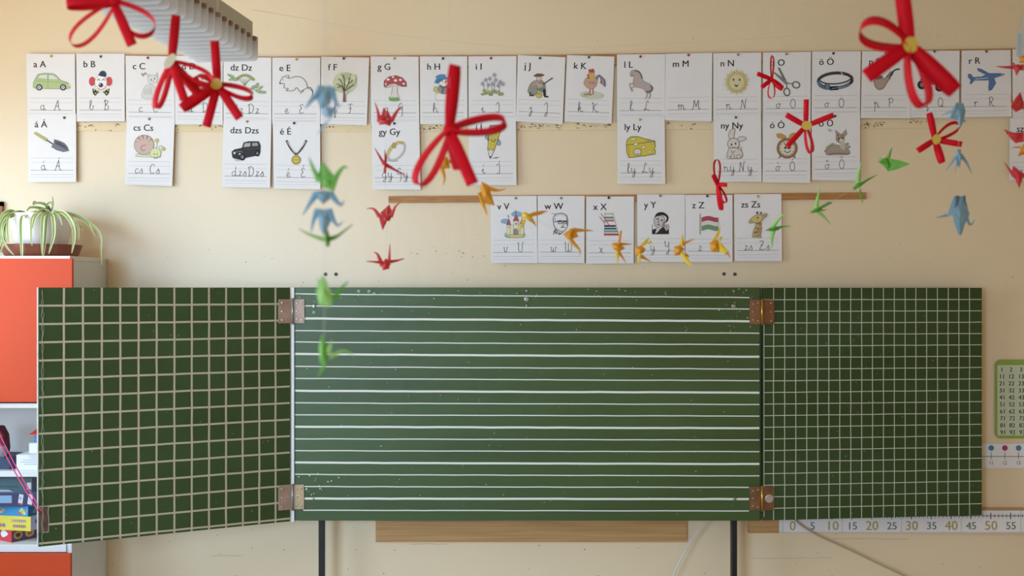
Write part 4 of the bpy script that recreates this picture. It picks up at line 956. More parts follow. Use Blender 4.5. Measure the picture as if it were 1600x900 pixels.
LEAVES = [
 ([(75,334),(66,329),(56,338),(50,358)], .009, .10, .165), ([(77,333),(68,338),(66,365),(66,400)], .0095, .11, .185), ([(79,333),(83,341),(84,368),(76,397)], .0095, .11, .185),
 ([(85,332),(100,333),(113,350),(116,372),(112,396)], .0095, .10, .18), ([(36,335),(33,348),(34,385),(35,416)], .0085, .12, .195), ([(84,330),(110,334),(135,347),(149,370)], .008, .06, .10),
 ([(88,330),(120,336),(145,352),(157,368),(158,392),(159,415)], .0045, .08, .12), ([(80,330),(72,320),(60,317),(52,320)], .007, .0, .04), ([(78,330),(62,325),(48,324),(42,330)], .007, .04, .10),
 ([(76,331),(60,332),(50,342),(49,372),(50,384)], .005, .11, .175), ([(81,330),(83,318),(82,306)], .004, .02, .02), ([(79,331),(73,322),(80,316),(83,325)], .006, .0, .05),
 ([(30,334),(15,330),(3,338),(-4,362)], .009, .06, .12), ([(28,335),(12,336),(2,350),(1,375),(-3,392)], .0085, .08, .18), ([(26,334),(14,338),(12,358),(14,380)], .007, .10, .17),
 ([(24,336),(8,345),(3,368),(10,385),(22,399)], .006, .10, .19), ([(18,336),(8,350),(8,370),(0,395)], .008, .09, .18), ([(40,333),(30,331),(20,333),(10,340)], .007, .06, .11), ([(112,345),(122,352),(123,375)], .005, .06, .09), ([(112,343),(121,349),(130,361)], .0045, .06, .08),
 ([(80,332),(92,338),(97,352)], .005, .12, .16), ([(72,332),(58,331),(44,335),(40,341)], .006, .06, .14), ([(50,335),(64,331),(74,329),(80,334)], .007, .06, .09),
 ([(70,334),(62,331),(52,337),(47,350)], .006, .10, .15), ([(74,333),(73,345),(71,375),(67,402),(62,411)], .005, .11, .19), ([(90,332),(104,336),(115,356)], .006, .10, .16),
]
for L_ in LEAVES: leaf(*L_)
leaf([(10,339),(18,334),(26,332)], .004, .10, .08, dry=True); leaf([(52,320),(54,315),(62,319)], .003, .03, .03, dry=True); leaf([(157,372),(158,385),(158.5,393)], .0035, .05, .06, dry=True)

# things on the open shelf
M_CARD = mat('white_cardboard', 'eeeef2', .5)
def carton(name, label, corner_px, ang, wl, dr, z0, z1, m_f, m_r, cat='box', group=None, Yc=4.66, lid=None):
    """box whose nearest vertical edge stands at pixel x; ang turns it; wl = length to the left, dr = length to the right"""
    c = W(corner_px, 450, Yc); c.z = 0
    a = math.radians(ang)
    dl = Vector((-math.cos(a), math.sin(a)*1.0, 0)); dr_ = Vector((math.sin(a), math.cos(a), 0))
    P = lambda s, t, z: c+dl*s+dr_*t+Vector((0,0,z))
    b = MB()
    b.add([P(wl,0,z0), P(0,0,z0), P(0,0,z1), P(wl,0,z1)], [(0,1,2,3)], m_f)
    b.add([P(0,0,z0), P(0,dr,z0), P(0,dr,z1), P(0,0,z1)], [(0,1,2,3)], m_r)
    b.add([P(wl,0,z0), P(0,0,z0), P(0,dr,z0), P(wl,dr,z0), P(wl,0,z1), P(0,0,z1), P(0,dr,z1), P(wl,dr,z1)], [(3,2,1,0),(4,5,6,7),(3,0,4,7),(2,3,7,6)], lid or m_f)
    nl = Vector((-math.sin(a), -math.cos(a), 0)); nr = Vector((math.cos(a), -math.sin(a), 0))
    front = lambda s, z, d: P(s, 0, z)+nl*d
    right = lambda t, z, d: P(0, t, z)+nr*d
    return b, front, right
def fin(b, name, label, cat='game box', group='board game boxes on the shelf'):
    o = b.build(name); return tag(o, label, cat, group)
zz = lambda py, Y=4.66: CAMZ-(py-450)/F*Y
# five boxes, lowest first
z0 = ZS2+.0005; z1 = zz(831)
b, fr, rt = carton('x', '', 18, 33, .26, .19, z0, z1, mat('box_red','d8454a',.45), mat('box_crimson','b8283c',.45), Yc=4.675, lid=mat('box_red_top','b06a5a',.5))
pr = Print(b, fr); pr.poly([(.025,z0+.030),(.06,z0+.015),(.075,z0+.03),(.06,z0+.048),(.04,z0+.042)], 'f2eef0', True)
pr = Print(b, rt); pr.poly([(.004,z0+.002),(.189,z0+.002),(.189,z0+.030),(.12,z0+.046),(.004,z0+.042)], '3a3560')
for t, c1, c2 in ((.030,'b8863a','5a3a30'),(.083,'d8a048','c0503a'),(.135,'d8b060','e8e4e0')):
    pr.E(t, z0+.026, .021, .017, c1, n=20); pr.E(t, z0+.026, .011, .009, c2)
fin(b, 'game_box', 'red and purple game box with round badges, lowest of the shelf stack')
z0 = z1+.0006; z1 = zz(808)
b, fr, rt = carton('x', '', 48, 12, .33, .24, z0, z1, mat('box_yellow','eedc58',.45), mat('box_lilac','c9c4d8',.45), Yc=4.668)
pr = Print(b, fr); rq = random.Random(8)
for row, (zz_, n_, s0, st, c_) in enumerate(((z0+.040, 7, .090, .0098, 'a06cae'),(z0+.018, 6, .083, .0100, '8a4a8e'))):
    for k in range(n_):
        s = s0-k*st
        pr.L([(s, zz_-.006), (s-.002, zz_+.007), (s-.005, zz_-.002), (s-.0075, zz_+.006), (s-.008, zz_-.006)], .0024, c_, False)
for s, c_ in ((.125,'5a6ab0'),(.140,'d06048'),(.152,'5aa0c8')): pr.E(s, z0+.02, .007, .008, c_)
pr = Print(b, rt); pr.E(.04, z0+.035, .012, .009, '6a6a9a'); pr.poly([(.08,z0+.008),(.13,z0+.008),(.13,z0+.05),(.08,z0+.05)], 'b8789a')
fin(b, 'game_box', 'yellow game box with purple lettering between the red and the blue box')
z0 = z1+.0006; z1 = zz(792)
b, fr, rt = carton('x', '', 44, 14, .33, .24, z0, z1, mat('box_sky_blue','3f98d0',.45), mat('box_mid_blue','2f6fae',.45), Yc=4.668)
pr = Print(b, fr)
for s, z_, a_, c_ in ((.03,.020,.014,'b9c85a'),(.018,.012,.008,'d8d070'),(.040,.012,.008,'c84a38'),(.030,.030,.006,'e0d8a0'),(.008,.022,.006,'c88a50'),(.12,.022,.009,'d88a48'),(.128,.013,.006,'e0c060')): pr.E(s, z0+z_, a_, a_*.7, c_)
pr = Print(b, rt); pr.E(.05, z0+.02, .024, .010, '6f9a80', 20)
fin(b, 'game_box', 'bright blue game box with yellow fish pictures under the navy box')
z0 = z1+.0006; z1 = zz(770)
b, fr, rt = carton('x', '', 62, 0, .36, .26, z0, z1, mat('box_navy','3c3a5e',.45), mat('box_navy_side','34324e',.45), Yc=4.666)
pr = Print(b, fr)
pr.poly([(.115,z0+.014),(.20,z0+.014),(.20,z0+.045),(.115,z0+.045)], '7aa4cc')
for s in (.072, .033): pr.poly([(s,z0+.006),(s+.018,z0+.010),(s+.012,z0+.052),(s-.006,z0+.048)], 'dcd8e2')
pr.poly([(.073,z0+.006),(.090,z0+.0095),(.089,z0+.016),(.072,z0+.012)], 'a83a5a'); pr.E(.079, z0+.034, .005, .006, '9a92a8'); pr.L([(.03,z0+.02),(.042,z0+.046)],.002,'6a8ac0')
pr.L([(.0,z0+.057),(.36,z0+.057)],.002,'5c5a7e')
fin(b, 'game_box', 'navy blue game box with white price stickers under the teal box')
z0 = z1+.0006; z1 = zz(747)
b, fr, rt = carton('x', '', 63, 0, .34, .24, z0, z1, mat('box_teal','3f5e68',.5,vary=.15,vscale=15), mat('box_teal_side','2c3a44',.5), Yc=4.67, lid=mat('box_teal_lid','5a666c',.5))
pr = Print(b, fr); pr.poly([(.058,z0+.008),(.098,z0+.008),(.098,z0+.05),(.058,z0+.05)] if False else [(.038,z0+.012),(.055,z0+.012),(.055,z0+.04),(.038,z0+.04)], 'd4c4cc'); pr.poly([(0,z0+.001),(.034,z0+.001),(.034,z0+.059),(0,z0+.059)],'2e3038')
pr.poly([(.11,z0+.0015),(.34,z0+.0015),(.34,z0+.010),(.13,z0+.010)],'9ab0b4'); pr.L([(.09,z0+.022),(.17,z0+.024)],.003,'2a4048')
fin(b, 'game_box', 'dark teal game box with worn lid, topmost of the stack under the shelf')
# white box with small print, small white box and toy house on it
z0 = ZS1+.0006; z1 = zz(711, 4.665)
b, fr, rt = carton('x', '', 106, 0, .212, .20, z0, z1, M_CARD, M_CARD, Yc=4.67)
pr = Print(b, fr)
for k, (s0, s1) in enumerate(((.115,.16),(.115,.16),(.12,.155),(.11,.185),(.115,.195),(.11,.18))): pr.L([(s0,z0+.066-k*.0085),(s1,z0+.066-k*.0085)],.0022,'a9a6b4')
fin(b, 'carton', 'large white cardboard box with grey small print on the upper shelf', 'box', None)
zq = z1+.0006; z1 = zz(693.5, 4.70)
b, fr, rt = carton('x', '', 100, 4, .15, .12, zq, z1, M_CARD, M_CARD, Yc=4.71)
fin(b, 'small_carton', 'small flat white box lying on the larger white box', 'box', None)
hz = z1+.0006; c = W(66, 450, 4.76)
toy = thing('toy_house', 'small blue toy house with red roof on the white boxes', 'toy', (c.x, 4.77, hz))
child(MB().box((c.x-.030, 4.745, hz), (c.x+.03, 4.80, hz+.033), mat('toy_blue','5f86c0',.4)), 'house_body', toy, bevel=.002)
child(MB().add([(c.x-.046,4.735,hz+.033),(c.x+.046,4.735,hz+.033),(c.x+.046,4.81,hz+.033),(c.x-.046,4.81,hz+.033),(c.x-.01,4.755,hz+.062),(c.x+.03,4.755,hz+.062),(c.x+.03,4.79,hz+.062),(c.x-.01,4.79,hz+.062)], [(3,2,1,0),(4,5,6,7),(0,1,5,4),(1,2,6,5),(2,3,7,6),(3,0,4,7)], mat('toy_red','c8302c',.35)), 'roof', toy)
child(MB().box((c.x-.044, 4.737, hz+.0305), (c.x+.044, 4.808, hz+.0329), mat('toy_pink','e8a898',.4)), 'eaves', toy)
# navy book and plaid pouch at the left border
b, fr, rt = carton('x', '', 15, 14, .26, .14, ZS1+.0005, zz(714,4.69), mat('book_navy','2c3c58',.5), mat('book_navy_side','3a4a68',.5), Yc=4.68)
fin(b, 'closed_book', 'thick navy book lying on the upper shelf under the plaid pouch', 'book', None)
zb = zz(714,4.69)+.0006
b = MB(); mpl = mat('plaid_dark_red', '6e2430', .8, vary=.45, vscale=60)
x0, x1 = W(-40,0,4.72).x, W(8,0,4.72).x
prof = [(-.5,0),(.5,0),(.54,.25),(.5,.7),(.34,1.0),(-.34,1.0),(-.5,.7),(-.54,.25)]
cxm = (x0+x1)/2; wv = x1-x0; hh = zz(665,4.72)-zb
vs = [(cxm+a*wv, 4.70+.012*(1-v), zb+v*hh) for a, v in prof]+[(cxm+a*wv*.96, 4.77, zb+v*hh*.97) for a, v in prof]
n = len(prof); b.add(vs, [tuple(range(n)), tuple(range(2*n-1, n-1, -1))]+[(i, n+i, n+(i+1)%n, (i+1)%n) for i in range(n)], mpl)
b.build('cloth_pouch', bevel=.006); tag(bpy.data.objects['cloth_pouch'], 'dark red plaid pouch standing on the navy book at the left edge', 'pouch')
c = W(4, 705, 4.675); b = MB().lathe([(.001,-.024),(.016,-.018),(.022,0),(.016,.018),(.001,.024)], (c.x, 4.676, zb+.0245), mat('grey_stuff', '8e8c92', .8, vary=.2, vscale=40), 14)
o = b.build('wool_ball', smooth=True); tag(o, 'small grey ball lying in front of the plaid pouch', 'ball')

# pink cords from the cabinet to the latch of the wing
q = PL(Lw-.003, .862, .008)
for k, (ya, xo) in enumerate(((664,0),(681,0))):
    a = W(-38, ya-75, CYF-.024); e = q+Vector((.004-.009*k, -.002*k, -.004*k))
    mid = [a.lerp(e, t)+Vector((0, -.02*math.sin(PI*t), -.012*math.sin(PI*t))) for t in (0,.2,.4,.6,.8,1)]
    b = MB().tube(smooth_path(mid, 5), .0024, mat('pink_cord','d8407c',.6), 8)
    o = b.build('pink_cord', smooth=True); tag(o, ('upper' if k == 0 else 'lower')+' of two pink cords stretched from the cabinet to the board latch', 'cord', 'pink cords at the left wing')
# ------------------------------------------------------------------ charts at the right
def sheet(b, x0, y0, x1, y1, Y, m, th=.0006):
    p = W(x0, y1, Y); q = W(x1, y0, Y); return b.box((p.x, Y, p.z), (q.x, Y+th, q.z), m)
M_LIME = mat('lime_card', '8fa845', .5, vary=.06, vscale=10); M_PALEG = mat('pale_green_sheet', 'c6d2b4', .45)
# hundred chart
YC = YW-.006
b = MB(); pr = Print(b, lambda x, y, d: W(x, y, YC)-Vector((0,d,0)))
x0, y0, x1, y1, rr = 1554.5, 562, 1722, 685, 9
pts = []
for cx, cy, a0 in ((x1-rr,y0+rr,-90),(x1-rr,y1-rr,0),(x0+rr,y1-rr,90),(x0+rr,y0+rr,180)):
    for k in range(7): a = math.radians(a0+15*k); pts.append((cx+rr*math.cos(a), cy+rr*math.sin(a)))
n = len(pts); fv = [W(x, y, YC) for x, y in pts]; bv = [p+Vector((0,.0012,0)) for p in fv]
b.add(fv+bv, [tuple(range(n)), tuple(range(2*n-1, n-1, -1))]+[(i, n+i, n+(i+1)%n, (i+1)%n) for i in range(n)], M_LIME)
pr.poly([(1558.5,570.5),(1718,570.5),(1718,680.5),(1558.5,680.5)], M_PALEG)
for k in range(10):
    for j in range(10):
        pr.layer = 2
        pr.text(str(k*10+j+1), 1564.3+j*15.2+k*.22, 580.6+k*10.9, 9.6, '262a24', cx=True, bold=.35)
for k in range(1, 10): pr.layer = 1; pr._stroke([(1559,572+k*10.9),(1717,572+k*10.9)], .4, 'adbb9a')
for j in range(1, 10): pr.layer = 1; pr._stroke([(1556.8+j*15.2,572),(1558.8+j*15.2,680)], .4, 'adbb9a')
tag(b.build('hundred_chart'), 'green framed number chart from 1 to 100 at the right edge', 'number chart')
# dotted number line 11 12 13 ...
YD = YW-.004
b = MB(); sheet(b, 1470, 693, 1760, 731.5, YD, M_PAPER)
pr = Print(b, lambda x, y, d: W(x, y, YD)-Vector((0,d,0)))
pr._stroke([(1471,713),(1759,713.5)], .9, '55505a')
for k in range(8, 21):
    x = 1548.7+(k-11)*21.4; pr.layer = 2
    pr.E(x, 700, 4.4, 4.4, '2d6fa8' if k % 2 else 'a01c58', n=20); pr._stroke([(x,706.5),(x,717.5)], .9, '55505a'); pr.layer = 3
    pr.text(str(k), x-.5, 726, 8.5, '4a464e', cx=True, xs=.85)
tag(b.build('number_line_strip'), 'white paper number line with blue and magenta dots, right of the chalkboard', 'number line')
# long measuring strip on the plank
YP = YW-.0188
b = MB(); sheet(b, 1217.5, 797, 1640, 833, YP, M_PAPER)
pr = Print(b, lambda x, y, d: W(x, y-(x-1217)*.0015, YP)-Vector((0,d,0)))
pr._stroke([(1219,806.5),(1639,806.5)], 1.2, '3a3c60'); pr._stroke([(1218,832),(1639,832.6)], .7, 'b08a80'); pr._stroke([(1218,798),(1639,798)], .7, '8a84a0')
for k in range(0, 66):
    x = 1238+k*6.2
    if x < 1638: pr.layer = 4; pr._stroke([(x, 803 if k % 5 else 801.5), (x, 810 if k % 5 else 811.5)], .8 if k % 5 else 1.6, '3a3c60')
for k in range(0, 65, 5):
    x = 1238+k*6.2; pr.layer = 5
    if k % 10 == 0: pr.text(str(k), x, 828.5, 20.5, 'a8964a', cx=True, bold=.4)
    else: pr.text(str(k), x, 827.5, 16.5, '4f7050', cx=True, bold=.4)
for x in (1223,1316,1408.5,1502,1595):
    for j in range(9): pr.layer = 6; pr._stroke([(x,799+j*3.8),(x,801+j*3.8)], .8, '6a6878')
tag(b.build('measuring_strip'), 'white measuring strip numbered in fives on the plank below the right wing', 'number line')

# cables below the board
def cable(pts, r, c, label):
    P = smooth_path([W(x, y, Y) for x, y, Y in pts], 8)
    o = MB().tube(P, r, mat('cable_'+c, c, .5), 8).build('cable', smooth=True); tag(o, label, 'cable')
cable([(1112,795,4.97),(1103,815,4.97),(1082,842,4.97),(1065,872,4.96),(1052,900,4.96),(1030,960,4.95)], .0034, 'd8d4d2', 'thin white cable hanging left from the chalkboard beside the right post')
cable([(1232,790,4.99),(1243,813,5.0),(1275,835,5.0),(1325,858,5.0),(1375,882,5.0),(1415,901,5.0),(1500,945,5.0)], .0042, 'b9a990', 'beige cable running down to the right below the measuring strip')

# ------------------------------------------------------------------ louvre lamps under the ceiling
M_LOUV = mat('white_louvre', 'cfcfce', .5)
def lamp(x_right_far, y_bot_far, label, far_w=103, far_h=38, mirror=1):
    Yf = 4.15
    pr_ = W(x_right_far, y_bot_far, Yf); s = Yf/F
    wd = far_w*s; hh = far_h*s
    ax = Vector((-.112, -1, 0)).normalized()     # towards the room
    sd = Vector((-1, .112, 0)).normalized()
    o = thing('louvre_lamp', label, 'ceiling lamp', pr_+sd*wd/2, 'louvre lamps under the ceiling')
    N = 21; step = .060
    for k in range(N):
        c0 = pr_+ax*(k*step); b = MB(); t = .0025
        # plate with rounded lower corners and two round tube holes seen as notches at the top
        out = [(0,hh),(0,.012),(.004,.004),(.012,0),(wd-.012,0),(wd-.004,.004),(wd,.012),(wd,hh)]
        f = [c0+sd*a+Vector((0,0,z))+ax*t for a, z in out]; g = [c0+sd*a+Vector((0,0,z)) for a, z in out]
        n = len(out); b.add(f+g, [tuple(range(n)), tuple(range(2*n-1, n-1, -1))]+[(i, n+i, n+(i+1)%n, (i+1)%n) for i in range(n)], M_LOUV)
        child(b, 'louvre_plate', o)
        if k < 14:
            b = MB(); c1 = c0+sd*.006+Vector((0,0,hh)); b.hexa([c1+sd*.0+ax*.018+Vector((0,0,-.014)), c1+sd*.012+ax*.018+Vector((0,0,-.014)), c1+sd*.012+ax*.018, c1+ax*.018, c1+ax*.003+Vector((0,0,-.014)), c1+sd*.012+ax*.003+Vector((0,0,-.014)), c1+sd*.012+ax*.003, c1+ax*.003], mat('louvre_clip', '8a6a4c', .5)); child(b, 'clip', o)
    L = (N-1)*step+.003
    def beam(a0, a1, z0, z1, m, name):
        q = [pr_+sd*a+Vector((0,0,z))+ax*l for l in (L, 0) for a, z in ((a0,z0),(a1,z0),(a1,z1),(a0,z1))]
        child(MB().hexa(q, m), name, o)
    beam(.02, wd-.02, hh+.0005, hh+.055, mat('lamp_housing', 'b9b6a8', .5), 'housing')
    for f_ in (.3, .7):
        b = MB(); a = pr_+sd*wd*f_+Vector((0,0,hh-.016))
        for k in range(N-1):
            pass
        b.tube([a+ax*.004, a+ax*(L-.004)], .0135, mat('tube_glass', 'f2f2ee', .3), 12); child(b, 'fluorescent_tube', o, smooth=True)
    for l in (.15, L-.15):
        p = pr_+sd*wd/2+ax*l+Vector((0,0,hh+.055)); child(MB().tube([p, (p.x, p.y, ZC-.001)], .005, M_SCREW, 8), 'hanger', o)
    return o
lamp(403, 95.5, 'long white louvre lamp hanging at the top left behind red ribbons')
lamp(1592+103, 88, 'grey end of a louvre lamp at the upper right border of the photo')
# ------------------------------------------------------------------ hanging ribbon flowers
M_RIB = mat('red_ribbon', 'dc1326', .5, spec=.14)
M_DISC = mat('yellow_disc', 'e0c454', .55); M_CREAM = mat('cream_disc', 'e6dcb4', .55)
def petal(c, tip, a_deg, B, Y, wm, dz=0.0, start=.06, curve=0.0):
    """ribbon loop from centre to tip (photo px); a = 0 shows it as an open loop, 90 as a flat band; B half opening in px; dz tip depth (m, + = nearer)"""
    s = Y/F
    C = W(c[0], c[1], Y); T = W(tip[0], tip[1], Y)+Vector((0, -dz, 0))
    d = T-C; Ln = d.length; d.normalize()
    yv = (C-Vector((0,0,CAMZ))).normalized(); n = d.cross(yv)
    if n.length < .2: n = Vector((1,0,0))
    n.normalize(); z = n.cross(d).normalized()
    a = math.radians(a_deg)
    m = n*math.cos(a)+z*math.sin(a); wv = -n*math.sin(a)+z*math.cos(a)
    N = 26; vs = []
    for i in range(N+1):
        t = i/N; th = t*2*PI
        al = Ln*(.5-.5*math.cos(th))*.995
        x = abs(math.sin(th))**1.0*(1 if th < PI else -1)
        f = .5-.5*math.cos(th)
        ac = B*s*x*(.45+.75*f)
        p = C+d*(al+start*0)+m*ac+n*curve*s*f*f
        hw = wm/2*(.82+.18*min(1, f*3))
        vs += [p+wv*hw, p-wv*hw]
    # thin paper: inner and outer skin
    off = []
    for i in range(N+1):
        a_, b_ = vs[2*max(i-1,0)], vs[2*min(i+1,N)]
        tg = (b_-a_).normalized() if (b_-a_).length > 1e-7 else d
        nn = tg.cross(wv).normalized()*.0004
        off += [vs[2*i]+nn, vs[2*i+1]+nn]
    k = len(vs); b = MB()
    fs = [(2*i, 2*i+1, 2*i+3, 2*i+2) for i in range(N)]+[(k+2*i+2, k+2*i+3, k+2*i+1, k+2*i) for i in range(N)]
    fs += [(2*i, 2*i+2, k+2*i+2, k+2*i) for i in range(N)]+[(2*i+3, 2*i+1, k+2*i+1, k+2*i+3) for i in range(N)]
    b.add(vs+off, fs, M_RIB)
    return b
FLOWERS = []
def flower(label, c, Y, wpx, petals, disc=None, dmat=None, ground=1):
    s = Y/F; C = W(c[0], c[1], Y)
    o = thing('ribbon_flower', label, 'ribbon flower', C, 'red ribbon flowers hanging from threads')
    for k, (tip, a, B, dz) in enumerate(petals):
        child(petal(c, tip, a, B, Y, wpx*s, dz), 'ribbon_loop', o, smooth=True)
    q = C+Vector((0, -.006, 0))
    if disc:
        rx, ry, rot = disc; n = 24; r = math.radians(rot); pts = []
        for k in range(n):
            x, y = rx*math.cos(2*PI*k/n), ry*math.sin(2*PI*k/n)
            pts.append((x*math.cos(r)-y*math.sin(r), x*math.sin(r)+y*math.cos(r)))
        tilt = min(.9, math.sqrt(max(0, 1-(min(rx,ry)/max(rx,ry))**2)))
        f = [q+Vector((x*s, -.007-.0*x, -y*s)) for x, y in pts]; g = [p+Vector((0,.0015,0)) for p in f]
        b = MB(); b.add(f+g, [tuple(range(n)), tuple(range(2*n-1,n-1,-1))]+[(i, n+i, n+(i+1)%n, (i+1)%n) for i in range(n)], dmat or M_DISC); child(b, 'centre_disc', o)
        # knot behind the disc joins the loops
    b = MB().lathe([(.002,-.008),(wpx*s*.5,-.006),(wpx*s*.55,.0),(wpx*s*.4,.006),(.002,.007)], C, M_RIB, 14, 'Y'); child(b, 'knot', o, smooth=True)
    FLOWERS.append((c, Y)); return o
flower('large red ribbon flower cut off by the top edge at the upper left', (178,4), 2.4, 15, [((112,70),24,17,.0),((112,12),62,10,.03),((214,76),84,6,.03),((237,52),26,24,.0),((205,-55),60,12,.0)])
flower('red ribbon flower with tilted cream centre in front of the c and d cards', (268,97), 2.6, 13, [((277,25),80,5,.01),((248,172),40,8,.02),((298,162),86,6,.05),((303,142),70,6,-.04),((326,124),30,13,-.03)], (6.8,13.2,34), M_CREAM)
flower('red ribbon flower with yellow centre in front of the dz card, beside the lamp end', (340,132.5), 2.7, 13.5, [((337,65),88,4,.01),((396,152),32,10,.01),((378,187),86,6,.02),((326,200),90,5,.02),((291,174),66,8,.04),((299,119),34,9,-.03)], (9.2,8.8,0))
flower('large red ribbon flower without a disc, left of the smiling pencil card', (702,203), 2.3, 19, [((711,101),58,5,.0),((791,193),38,15,.02),((740,292),88,5,.05),((653,290),34,17,.02),((716,262),60,5,-.05)])
flower('largest red ribbon flower with yellow centre in front of the p and q cards', (1420,72), 2.3, 23, [((1408,-22),84,6,.0),((1345,42),34,25,.0),((1346,124),86,6,.03),((1441,168),34,17,.01),((1487,146),74,13,.02)], (11.5,12.5,0))
flower('red ribbon flower with squarish yellow centre in front of the alarm clock card', (1259,197), 3.5, 8, [((1258.5,156),88,3,.01),((1300,181),84,4,.02),((1227,180),84,4,.01),((1226,231),86,3,.03),((1266,240),34,6,.01)], (8,7,0))
flower('red ribbon flower with oval yellow centre hanging on the bare wall below the q card', (1461,218.5), 3.4, 8.5, [((1450,177),72,4,.01),((1498,193),32,10,.0),((1499,227),84,4,.02),((1468,256),66,6,.02),((1430,237),80,4,.02)], (6.6,8.2,12))
flower('small red ribbon bow in front of the scissors card', (1206,124), 3.9, 6, [((1181,116.5),80,3,.02),((1188,138),80,3,.02),((1205,154),20,6,.0),((1220.5,141),60,5,.02),((1209,85),24,2.6,-.02)])
flower('small red ribbon bow seen edge on between the m card and the bunny card', (1121,288), 3.7, 6, [((1120,249),30,6,.0),((1112,274),70,3,.03),((1133,290.5),84,3,.03),((1134,317),34,5,.0),((1129,328),50,4,-.02)])

# ------------------------------------------------------------------ folded paper cranes
PAPERC = {'slate':mat('shaded_blue_paper','466a82',.6),'blue':mat('slate_blue_paper','7fa6b8',.6,vary=.06,vscale=30),'lightblue':mat('light_blue_paper','9cc6e4',.6),'green':mat('green_paper','6fb84a',.6,vary=.05,vscale=30),'lime':mat('pale_green_paper','9ed676',.6),
          'red':mat('dark_red_paper','cc3236',.6,vary=.05,vscale=30),'orange':mat('orange_paper','dc9420',.6,vary=.04,vscale=30),'yellow':mat('yellow_paper','edc826',.6),'green2':mat('leaf_green_paper','55a02c',.6)}
def crane(label, crop, Y, col, body, wings, spikes, bcol=None, bth=.012):
    ox, oy, sc = crop
    pt = lambda p, dy=0.0: W(p[0]/sc+ox, p[1]/sc+oy, Y+dy)
    cx = sum(p[0] for p in body)/len(body); cy = sum(p[1] for p in body)/len(body)
    C = pt((cx, cy))
    o = thing('paper_crane', label, 'paper crane', C, 'folded paper cranes on threads')
    child(MB().bipyr([pt(p) for p in body], bth, PAPERC[bcol or col]), 'body', o)
    for pts, k in wings:   # k: depth gained per metre away from the body (minus = towards the room)
        vv = []
        for p in pts:
            q = pt(p); l = max(0, (Vector((q.x, q.z))-Vector((C.x, C.z))).length-.008)
            vv.append(pt(p, k*l))
        child(MB().bipyr(vv, .0022, PAPERC[col]), 'wing', o)
    for nm, pts, w_, k, *cc in spikes:
        P = smooth_path([pt(p) for p in pts], 4) if len(pts) > 2 else [pt(p) for p in pts]
        P = [p+Vector((0, k*(p-C).length, 0)) for p in P]
        child(MB().spike(P, w_, PAPERC[cc[0] if cc else col]), nm, o)
    CR.append((C, Y)); return C
CR = []
cA, cB, cC, cD, cE, cF, cG, cH, cI, cJ, cK, cL = (470,120,9),(465,240,5.62),(565,150,6.92),(565,300,6.92),(670,230,8.18),(800,310,9),(940,350,7.62),(1180,230,5.296),(1450,140,6.43),(1450,290,10),(1555,70,3.75),(480,420,5)
N_, T_, H_, WS = 'neck', 'tail', 'head', 'wing'
blueC = []
c1 = crane('slate blue paper crane between the mouse and tree cards, head hanging down', cA, 2.1, 'blue', [(245,112),(335,130),(440,125),(455,190),(415,385),(330,430),(285,470),(230,330)],
   [([(250,115),(330,135),(320,240),(160,318),(190,230)], -.4)], [(N_,[(230,250),(150,320),(95,390),(55,445)],.006,.1),(T_,[(440,160),(480,320),(525,415),(565,395)],.006,-.1)])
c2 = crane('light blue paper crane just under the slate blue one by the tree card', (470,120,9), 2.16, 'lightblue', [(330,400),(470,440),(460,520),(430,575),(350,560),(280,510)], [([(440,560),(400,570),(345,670),(380,640)],.3)],
   [(T_,[(360,640),(300,720),(225,800)],.003,.1),(N_,[(460,450),(495,470),(490,520)],.004,-.1,'blue')])
c3 = crane('grass green paper crane with spread tail above two blue cranes, right of the medal card', cB, 2.1, 'green', [(175,190),(255,215),(340,205),(345,250),(318,340),(250,300),(210,285)], [([(218,62),(325,200),(250,222),(178,195)], .5),([(180,200),(340,210),(315,335),(265,280),(215,280)], -.5)],
   [(N_,[(190,240),(130,120),(95,25)],.006,.1),(T_,[(325,230),(365,165),(412,118),(445,135)],.006,-.1)])
c4 = crane('blue paper crane directly below the grass green crane, wings drooping', cB, 2.12, 'blue', [(150,335),(225,320),(310,335),(285,400),(225,445),(180,400)], [([(155,340),(225,330),(225,440),(175,390)], -.3)],
   [(N_,[(165,350),(110,430),(38,540)],.0075,.1),(T_,[(290,350),(340,415),(385,452),(412,410)],.0065,-.1)])
c5 = crane('long slate blue paper crane, third of the upper blue cranes left of the red ones', cB, 2.12, 'blue', [(175,480),(228,492),(285,480),(295,590),(262,660),(228,725),(195,650),(180,560)], [([(180,485),(230,495),(230,720),(190,620)], -.3)],
   [(N_,[(180,490),(140,580),(115,690)],.007,.1),(T_,[(280,490),(315,580),(355,632),(400,595)],.006,-.1)])
c6 = crane('thin green paper crane with wide curved wings under the long blue crane', cB, 2.14, 'green2', [(238,655),(265,665),(288,750),(280,815),(250,820),(242,740)], [], [(WS,[(250,755),(200,745),(110,710),(30,665)],.0055,-.5,'lime'),(WS,[(265,750),(320,735),(370,700),(470,612)],.0055,.5,'green2')])
c7 = crane('bright green paper crane in front of the top edge of the chalkboard', cL, 1.95, 'lime', [(115,45),(150,100),(185,180),(200,225),(190,297),(95,285),(85,240),(68,180)], [([(115,45),(190,190),(140,220),(70,185)], -.4),([(95,240),(195,235),(188,297),(100,287)], .3)],
   [(T_,[(200,240),(240,180),(312,95)],.0065,.3,'green2'),(N_,[(95,190),(85,120),(65,65)],.004,.4)])
c8 = crane('yellowish green paper crane in front of the chalkboard lines, lowest of its string', cL, 1.95, 'green', [(110,530),(150,575),(162,640),(152,742),(100,735),(90,610)], [([(115,505),(150,590),(130,640),(92,610)], .4)],
   [(N_,[(162,660),(178,610),(197,560)],.0055,-.2,'lime'),(WS,[(165,690),(220,665),(280,645),(350,685)],.0045,.5,'lime'),(T_,[(140,735),(120,790),(90,838)],.004,-.2)])
